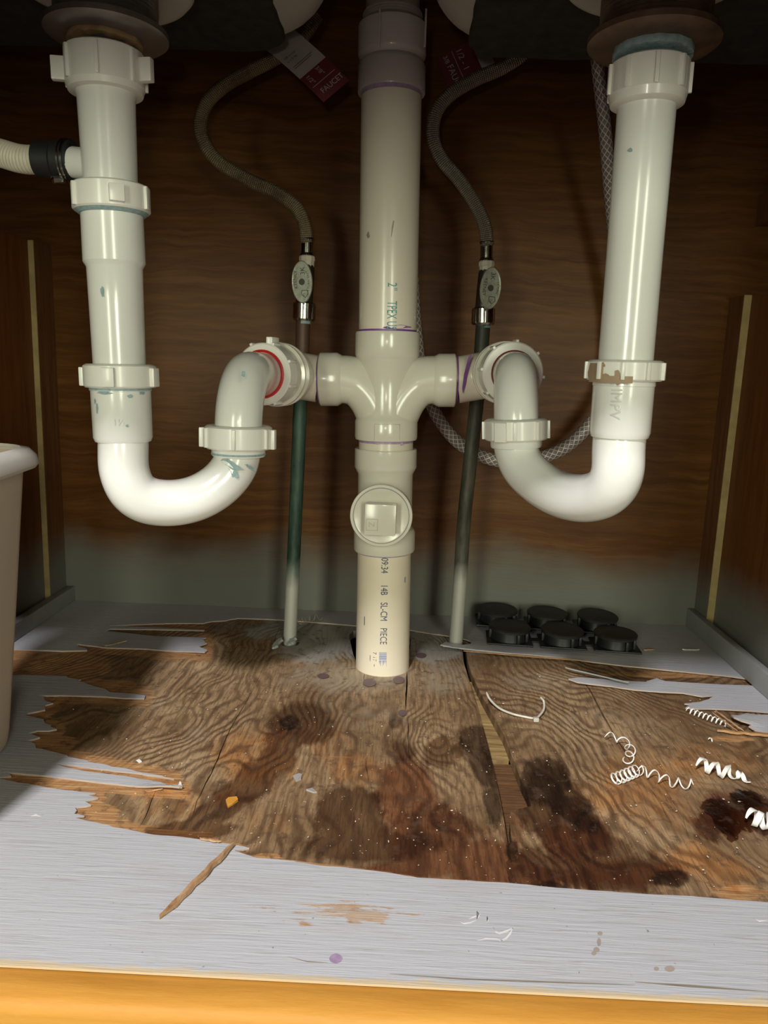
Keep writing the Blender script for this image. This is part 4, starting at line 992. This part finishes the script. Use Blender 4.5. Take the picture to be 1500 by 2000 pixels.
# tags on the hoses
def hang_tag(C_, ux, uy, label, texts, split=.42, w_=.030, h_=.055, start=-.018):
    e = empty('hose_tag', C_, label, 'tag'); ux = ux.normalized(); n = ux.cross(uy.normalized()); n = n if n.y < 0 else -n
    n.normalize(); uy = uy.normalized()
    def pl(name, a, b_, c_, d_, mat, th=.0005, off=0, curve=.010):
        mb = MB(); V = []; N_ = 8
        for s in (0, 1):
            for i in range(N_+1):
                y = b_+(d_-b_)*i/N_
                for x in (a, c_): V.append(C_+ux*x+uy*y+n*(off+s*th-curve*(y/h_)**2))
        m_ = 2*(N_+1); Fc = [(2*i, 2*i+1, 2*i+3, 2*i+2) for i in range(N_)]+[(m_+2*i, m_+2*i+2, m_+2*i+3, m_+2*i+1) for i in range(N_)]
        Fc += [(2*i, 2*i+2, m_+2*i+2, m_+2*i) for i in range(N_)]+[(2*i+1, m_+2*i+1, m_+2*i+3, 2*i+3) for i in range(N_)]
        Fc += [(0, m_, m_+1, 1), (2*N_, 2*N_+1, m_+2*N_+1, m_+2*N_)]; mb.add(V, Fc); return mb.build(name, mat, e)
    pl('white_panel', -w_/2, start, w_/2, h_*split, M['tagwhite']); pl('red_panel', -w_/2, h_*split, w_/2, h_, M['tagred'])
    for mt, L in texts:
        mb = MB()
        for s, size, x, y, al in L:
            if s == '|': mb.add([C_+ux*(x+a)+uy*(y+b_)+n*(.0008-.010*((y+b_)/h_)**2) for a, b_ in ((0,0),(size,0),(size,.0005),(0,.0005))], [(0,1,2,3)]); continue
            V, Fc = text_mesh(s, size)
            out = []
            for v in V:
                if al == 'x': a, b_ = x+v.x, y-v.y
                elif al == 'd': a, b_ = x-v.x, y-v.y
                else: a, b_ = x+v.y, y+v.x
                out.append(C_+ux*a+uy*b_+n*(.0008-.010*(b_/h_)**2))
            mb.add(out, Fc)
        mb.build('printed_text', mt, e)
YTg = .775
C_ = W(548, 112, YTg); uy = (W(618, 172, YTg-.012)-C_); ux = W(592, 84, YTg)-W(548, 122, YTg)
hang_tag(C_+ux*.45, ux, uy, 'red and white paper tag on the left braided hose, left of the centre stack',
  [(M['tagtext'], [('FAUCET', .0068, -.010, .0525, 'x'), ('3/8"', .0058, .001, .030, 'y'), ('1/2"', .0058, -.011, .031, 'y'), ('|', .026, -.013, .0425, ''), ('16"', .0055, -.0135, .0515, 'x')][:4]), (M['tagink'], [('3/8 comp', .0034, -.012, .006, 'x'), ('x 1/2 fip', .0034, -.012, .0105, 'x'), ('|', .022, -.012, .0165, ''), ('|', .020, -.012, .0185, '')])], .5, .031, .058)
YTg = .85; C_ = W(953, 112, YTg); ux = W(953-27, 112-62, YTg)-C_; uy = W(953-62, 112+27, YTg-.004)-C_
hang_tag(C_, ux, uy, 'dark red tag behind the right braided hose, right of the centre stack',
  [(M['tagtext'], [('FAUCET', .0086, .010, .0405, 'd'), ('|', .042, -.021, .0305, ''), ('1/2 - 1', .0085, .020, .0270, 'd'), ('3/8', .0062, .020, .0405, 'd')])], .22, .044, .047, -.004)

# ------------------------------------------------------------------ dishwasher hose on the side inlet
dh = empty('dishwasher_drain_hose', W(40, 320, YT+.02), 'ribbed beige drain hose coming from the left into the tailpiece inlet', 'hose')
P = [W(-160,268,YT+.06), W(-60,283,YT+.035), W(0,299,YT+.02), W(45,311,YT+.014), W(95,312,YT+.012)]
Q = spline(P, 110); R = []; L = 0
for i, q in enumerate(Q):
    if i: L += (Q[i]-Q[i-1]).length
    R.append(.0094+.0004*math.sin(L*2*math.pi/.0024))
mb = MB(); mb.sweep(Q, R, 28); mb.build('ribbed_tube', M['corr'], dh, 80)
A_, B_ = W(70, 311, YT+.013), W(152, 315, YT+.012); L = (B_-A_).length
mb = MB(); mb.turned(A_, B_-A_, [(0,.0098),(.001,.0118),(L*.45,.0122),(L*.5,.0132),(L*.9,.0138),(L*.92,.0120),(L*.92,.0105)], 36); rc = mb.build('rubber_coupling', M['rubber'], dh, 30)
mb = MB(); Dh = (B_-A_).normalized()
mb.turned(A_+Dh*(L*.78), Dh, [(0,.0140),(.0,.0148),(.0016,.0148),(.0016,.0140)], 36, cap=False); mb.turned(A_+Dh*(L*.70), Dh, [(0,.0139),(.0,.0146),(.0010,.0146),(.0010,.0139)], 36, cap=False)
c_ = A_+Dh*(L*.74)+Vector((-.002,-.006,-.0135)); mb.box(c_, .0045, .005, .006, bev=.001); mb.turned(c_+Vector((0,-.001,-.001)), Vector((-.6,-.7,-.2)), [(0,.0026),(.006,.0026),(.0065,.001)], 6)
mb.build('wire_clamp', M['chrome'], dh)

# ------------------------------------------------------------------ waste bin
cb = F(37, 1446, .0); ang = math.radians(7)
zr = W(70, 872, cb.y+.004).z; flare = (W(72, 872, cb.y+.004).x-cb.x)
wb = empty('waste_bin', (cb.x-.06, cb.y-.1, 0), 'beige plastic waste bin standing at the left edge', 'waste bin')
def binsec(z_, ex, r_=.030):
    t = z_/zr; P = rrect(-.082-ex, flare*t+ex, -.22-ex, .004*t+ex, r_)
    return [(cb.x+x*math.cos(ang)-y*math.sin(ang), cb.y+x*math.sin(ang)+y*math.cos(ang)) for x, y in P]
lv = [(.0004, -.008, .020), (.003, -.005, .022), (.010, -.001, .026), (.02, 0, .028), (zr*.5, 0, .03), (zr-.004, 0, .034), (zr-.004, .0005, .034)]
inn = [(zr, -.003, .032), (zr*.5, -.003, .028), (.006, -.004, .026)]
mb = MB(); V = []; n = 44
for z_, ex, r_ in lv+inn: V += [Vector((x, y, z_)) for x, y in binsec(z_, ex, r_)]
k = len(lv)+len(inn); mb.add(V, [(i*n+j, i*n+(j+1) % n, (i+1)*n+(j+1) % n, (i+1)*n+j) for i in range(k-1) for j in range(n)]+[tuple(range(n)), tuple((k-1)*n+j for j in range(n))])
mb.build('bin_body', M['bin'], wb, 40)
mb = MB(); V = []
rl = [(zr-.012, .001), (zr-.013, .008), (zr-.010, .0105), (zr-.004, .009), (zr+.001, .004), (zr+.002, -.002), (zr-.002, -.003)]
for z_, ex in rl: V += [Vector((x, y, z_)) for x, y in binsec(zr, ex, .036+ex)]
mb.add(V, [(i*n+j, i*n+(j+1) % n, (i+1)*n+(j+1) % n, (i+1)*n+j) for i in range(len(rl)-1) for j in range(n)]); mb.build('bin_rim', M['bin_rim'], wb, 50)

# ------------------------------------------------------------------ black tray of six round pods
tc = F(1100, 1262); tray = empty('bait_station_tray', tc, 'black plastic tray of six round lidded pods against the back wall', 'pest bait tray')
P0 = F(996, 1262); P1 = F(1207, 1276); ax = (P1-P0); ax.z = 0; stp = ax.length/2; ax.normalize(); ay = Vector((-ax.y, ax.x, 0))
P0 = P0+ay*.021
for j in range(2):
    for i in range(3):
        c = P0+ax*(stp*i-(.012 if j else 0))+ay*(.052*j); c.z = .0008+(.004 if j else 0)
        mb = MB(); mb.box(c+Vector((0,0,.001)), .054, .046, .002, ax, ay, bev=.0006)
        mb.box(c+ax*(.5*stp)*(1 if i < 2 else 0)+Vector((0,0,.001)), .012, .012, .0018, ax, ay); bs = mb.build('pod_base', M['black'], tray, 30)
        mb = MB(); z0 = c+Vector((0,0,.002)); rr_ = .0245
        mb.turned(z0, Vector((0,0,1)), [(0,rr_*.9),(.001,rr_*.92),(.011,rr_*.86),(.012,rr_*.86)], 40)
        for aa in (-70, -35, 180): mb.box(z0+Vector((math.cos(math.radians(aa))*rr_*.93, math.sin(math.radians(aa))*rr_*.93, .006)), .003, .006, .011, bev=.0005)
        pd = mb.build('pod_wall', M['black'], tray, 30)
        mb = MB(); mb.turned(z0+Vector((0,0,.0115)), Vector((random.uniform(-.04,.04), random.uniform(-.06,.0), 1)), [(0,rr_*.9),(.0005,rr_*1.02),(.003,rr_*1.03),(.0042,rr_*.98),(.0038,rr_*.85),(.0046,rr_*.6),(.0048,.001)], 44); mb.build('pod_lid', M['black_dusty'], tray, 30)

# ------------------------------------------------------------------ cable tie, shavings, splinters, crumbs
ZF = -.0022
zt_ = empty('cable_tie', F(1020,1400,ZF), 'white nylon cable tie curled on the bare wood', 'cable tie')
TP = [(950,1352,.010),(957,1366,.006),(975,1383,.003),(1000,1394,.002),(1025,1400,.001),(1045,1403,.001),(1054,1397,.002),(1062,1385,.004),(1062,1370,.008),(1056,1362,.012)]
mb = MB(); Q = spline([F(x, y, ZF+z_) for x, y, z_ in TP], 6); mb.sweep(Q, [.0011 if i > 2 else .0005+i*.0003 for i in range(len(Q))], 10); mb.build('strap', M['tie'], zt_, 60)
mb = MB(); c_ = F(1047,1405,ZF+.002); mb.box(c_, .0050, .0042, .0040, bev=.0006); mb.build('head', M['tie'], zt_)
def shaving(P, rad, turns, wd, label, mat, axis_up=.0, taper=None, nm='plastic_shaving'):
    """curled ribbon: helix round a traced centre line"""
    Q = spline(P, 12); n = len(Q); V = []; L = [0]
    for i in range(1, n): L.append(L[-1]+(Q[i]-Q[i-1]).length)
    tot = L[-1]; N_ = int(turns*18); C = []
    for k in range(N_+1):
        t = k/N_*tot; i = min(n-2, max(0, next((j for j in range(n-1) if L[j+1] >= t), n-2))); a = (t-L[i])/max(1e-9, L[i+1]-L[i]); c = Q[i].lerp(Q[i+1], a)
        T_ = (Q[min(i+2, n-1)]-Q[max(i-1, 0)]).normalized(); up = Vector((0,0,1)); sd = T_.cross(up).normalized()
        r = rad*(taper(k/N_) if taper else 1); an = 2*math.pi*turns*k/N_
        C.append(c+(sd*math.cos(an)+up*math.sin(an))*r+up*(r))
    mb = MB(); m_ = len(C)
    for i in range(m_):
        T_ = (C[min(i+1, m_-1)]-C[max(i-1, 0)]).normalized()
        ctr = Q[min(n-1, int(i/m_*n))]+Vector((0,0,rad)); rd = (C[i]-ctr); bn = T_.cross(rd).normalized()
        w2 = wd/2*min(1, .3+i/6., .3+(m_-1-i)/6.)
        th = T_.cross(bn).normalized()*.00025
        V += [C[i]+bn*w2+th, C[i]-bn*w2+th, C[i]-bn*w2-th, C[i]+bn*w2-th]
    Fc = [(4*i+k, 4*i+(k+1) % 4, 4*i+4+(k+1) % 4, 4*i+4+k) for i in range(m_-1) for k in range(4)]+[(0,3,2,1),(4*m_-4,4*m_-3,4*m_-2,4*m_-1)]
    mb.add(V, Fc); o_ = mb.build(nm, mat, None, 60); tag(o_, label, 'shaving'); return o_
def fz(L, dz=.0003): return [F(x, y, ZF+dz) for x, y in L]
shaving(fz([(1342,1392),(1375,1404),(1418,1420)]), .0028, 9, .0011, 'small tight white curl beside the torn grey flakes', M['shaving'])
shaving(fz([(1182,1444),(1210,1452),(1230,1470),(1226,1492),(1220,1496)]), .0038, 4.2, .0010, 'loose thin white curl behind the long curled strand', M['shaving'])
shaving(fz([(1196,1532),(1215,1526),(1248,1512)]), .0044, 6.2, .0013, 'dense coiled white shaving at the left end of the long strand', M['shaving'])
shaving(fz([(1246,1512),(1275,1522),(1310,1536),(1356,1541)]), .0040, 4.6, .0010, 'long wavy white strand stretched across the bare wood', M['shaving'])
shaving(fz([(1362,1502),(1392,1512),(1424,1520),(1440,1520),(1466,1530)]), .0052, 4.2, .0034, 'wide bright white spiral ribbon on the right of the floor', M['shaving'], taper=lambda t: 1 if t < .6 else max(.12, 1-(t-.6)*2.6))
shaving(fz([(1462,1606),(1480,1614),(1500,1618),(1530,1622)]), .0055, 4, .0040, 'thick white curl cut by the right photo edge', M['shaving'])
shaving([F(583,1222,.006), F(605,1213,.004), F(628,1210,.004)], .0040, 4, .0007, 'thin tan curl behind the left copper pipe', M['fuzz'])
shaving(fz([(1384,1446),(1392,1449)]), .0014, .9, .001, 'tiny white curl alone below the grey flakes', M['shaving'])
def sliver(name, a, b_, w_, th, mat, label, cat='splinter', group=None, za=.0, zb_=.0, bulge=.0, parent=None):
    A_ = Vector(a); B_ = Vector(b_); D_ = B_-A_; L = D_.length; D_.normalize(); sd = D_.cross(Vector((0,0,1))).normalized(); up = sd.cross(D_); mb = MB(); N_ = 12; V = []
    for i in range(N_+1):
        t = i/N_; ww = w_/2*min(1, .15+t*5, .15+(1-t)*5)*random.uniform(.75, 1.15); c = A_+D_*(L*t)+up*(bulge*math.sin(math.pi*t))+sd*random.uniform(-.15,.15)*w_
        V += [c+sd*ww, c+sd*ww*.6+up*th, c-sd*ww*.7+up*th*.9, c-sd*ww]
    mb.add(V, [(4*i+k, 4*i+(k+1) % 4, 4*i+4+(k+1) % 4, 4*i+4+k) for i in range(N_) for k in range(4)]+[(0,3,2,1),(4*N_,4*N_+1,4*N_+2,4*N_+3)])
    o_ = mb.build(name, mat, parent, 40)
    if label: tag(o_, label, cat, group)
    return o_
sliver('wood_splinter', F(312,1795,.0006), F(457,1650,.0015), .0042, .0026, M['stick'], 'long brown wood splinter lying on the front grey paint')
sliver('wood_splinter', F(1104,1305,ZF+.0055), F(1228,1334,.0035), .0022, .0012, M['graypaint'], 'thin grey painted sliver raised over the right bare wood')
sliver('wood_splinter', F(1397,1388,.005), F(1452,1428,.002), .0016, .0010, M['stick'], 'thin pale sliver crossing the torn grey flakes at right')
sliver('wood_splinter', F(1391,1392,.005), F(1440,1428,.002), .0012, .0010, M['stick'], 'finest pale sliver beside the one crossing the grey flakes')
sliver('wood_splinter', F(1400,1428,ZF+.0006), F(1560,1442,ZF+.002), .0052, .0018, M['splint'], 'flat orange strip of torn veneer at the right edge')
sliver('wood_splinter', F(205,1262,.001), F(248,1252,.004), .0025, .0009, M['stick'], 'pale splinter standing on the torn edge at back left')
sliver('wood_splinter', F(286,1547,ZF+.001), F(318,1541,ZF+.002), .0014, .0008, M['stick'], 'short pale sliver under the grey tongue at left')
sliver('wood_splinter', F(1333,1269.5,.0006), F(1366,1270,.0006), .0035, .0014, M['tie'], 'short white stick on the back right grey paint', 'stick')
sliver('wood_splinter', F(1258,1270,.0005), F(1279,1268.5,.0005), .0030, .0010, M['stick'], 'small brown chip beside the black tray', 'chip')
sliver('wood_splinter', F(905,1272,.0022), F(1150,1292,.0022), .0020, .0008, M['splint'], 'thin brown split strip along the torn back edge', 'splinter')
sliver('wood_splinter', F(865,1263,.0042), F(1000,1277,.0035), .0030, .0010, M['graypaint'], 'thin grey lifted strip at the foot of the right copper pipe')
sliver('wood_splinter', F(390,1638,.0006), F(432,1644,.0016), .0024, .0009, M['stick'], 'small pale sliver at the front torn edge')
sliver('wood_splinter', F(563,1262,.000), F(577,1245,.006), .0070, .0025, M['graypaint'], 'right grey chip leaning at the foot of the left copper pipe')
sliver('wood_splinter', F(533,1268,.000), F(550,1248,.005), .0080, .0025, M['graypaint'], 'left grey chip leaning at the foot of the left copper pipe')
def chip(pts, label, mat, lift=.0012):
    P = [F(x, y, ZF) for x, y in pts]; n = len(P); V = [p+Vector((0,0,random.uniform(.0004, lift)+.0006)) for p in P]+[p+Vector((0,0,.0002)) for p in P]
    o_ = obj('wood_chip', V, [tuple(range(n)), tuple(range(2*n-1, n-1, -1))]+[(i, (i+1) % n, n+(i+1) % n, n+i) for i in range(n)], mat); tag(o_, label, 'chip')
chip([(441,1568),(446,1564),(462,1563),(465,1567),(455,1574),(445,1580)], 'orange wood chip on the stained left bare wood', M['rail'], .004)
chip([(347,1541),(351,1531),(354,1532),(356,1541)], 'tiny white flake at the tip of the left grey tongue', M['shaving'], .003)
chip([(266,1487),(272,1485),(277,1490),(272,1492)], 'white fleck on the left bare wood', M['shaving'])
chip([(572,1518),(583,1513),(590,1514),(588,1524),(578,1528)], 'larger whitish flake on the middle bare wood', M['tagwhite'])
chip([(598,1545),(610,1541),(619,1549),(612,1550)], 'smaller whitish flake on the middle bare wood', M['tagwhite'])
chip([(690,1808),(700,1806),(710,1811),(702,1815)], 'orange brown chip on the front grey paint', M['splint'], .003)
# white paint scuffs and a purple drip belong to the floor's surface
def floormark(name, shapes, mat, z_=.00012):
    mb = MB()
    for S_ in shapes: mb.add([F(x, y, z_) for x, y in S_], [tuple(range(len(S_)))])
    o_ = mb.build(name, mat, floor); return o_
def blob(cx, cy, rx, ry, n=18, j=.05): return [(cx+rx*math.cos(2*math.pi*i/n)*(1+random.uniform(-j, j)), cy+ry*math.sin(2*math.pi*i/n)*(1+random.uniform(-j, j))) for i in range(n)]
def stroke(L, w_):
    a = [(x, y-w_/2*(.2 if i in (0, len(L)-1) else 1)) for i, (x, y) in enumerate(L)]; b_ = [(x+1, y+w_/2*(.2 if i in (0, len(L)-1) else 1)) for i, (x, y) in enumerate(L)]; return a+b_[::-1]
floormark('purple_drip', [blob(656,1872,13,9.5)], M['lilac'])
floormark('white_scuff', [stroke([(897,1800),(905,1804),(918,1802),(930,1797)],3), stroke([(915,1795),(925,1791),(938,1785)],3), stroke([(930,1778),(936,1787),(930,1797)],4), stroke([(950,1788),(953,1796),(950,1802)],4), stroke([(963,1811),(967,1820),(975,1823),(990,1818),(1002,1812)],4), stroke([(932,1837),(950,1833),(970,1834),(985,1838)],3), stroke([(975,1838),(988,1833),(997,1822),(1001,1812)],5), stroke([(60,1594),(70,1592),(80,1595)],4), stroke([(1475,1795),(1482,1799),(1500,1797)],4)], simple('white_paint_scuff', (.85,.85,.84), .4))
floormark('tan_drip', [blob(1172,1823,5,4), blob(1165,1855,6,5), blob(1170,1840,4,8), blob(1160,1862,5,4), blob(1308,1892,10,6), blob(1282,1892,5,4)], simple('tan_drip_stain', (.42,.35,.30), .5))
floormark('crack_line', [stroke([(760,1902),(900,1912),(1100,1919),(1240,1924)],3), stroke([(1240,1918),(1350,1926),(1500,1937)],5), stroke([(560,1868),(600,1878),(640,1880)],2)], simple('crack_dirt', (.26,.22,.16), .8))
def purple_spot(): floormark('primer_drip', [blob(722,1333,13,8), blob(779,1328,12,7), blob(786,1392,9,6), blob(631,1320,12,5), blob(823,1280,10,5)], simple('primer_on_wood', (.16,.10,.10), .5), ZF+.0012)
purple_spot()
# crumbs
mb = MB(); r_ = random.Random(12)
for i in range(320):
    x, y = r_.uniform(140, 1500), r_.uniform(1300, 1735)
    if not (1.0 and y < 1600+x*.1 and (x > 250 or y > 1380)): continue
    if inpoly(np.array([x]), np.array([y]), slot_l+slot_r)[0]: continue
    s = r_.choice([.00025,.0003,.0004,.0006]); c_ = F(x, y, ZF+.0012); a = r_.uniform(0, 3.14); mb.box(c_, s*r_.uniform(1, 3), s, s*.8, Vector((math.cos(a), math.sin(a), 0)), Vector((-math.sin(a), math.cos(a), 0)))
o = mb.build('crumbs', M['speck'], None); tag(o, 'fine pale dust and crumbs scattered over the bare wood', 'debris', kind='stuff')
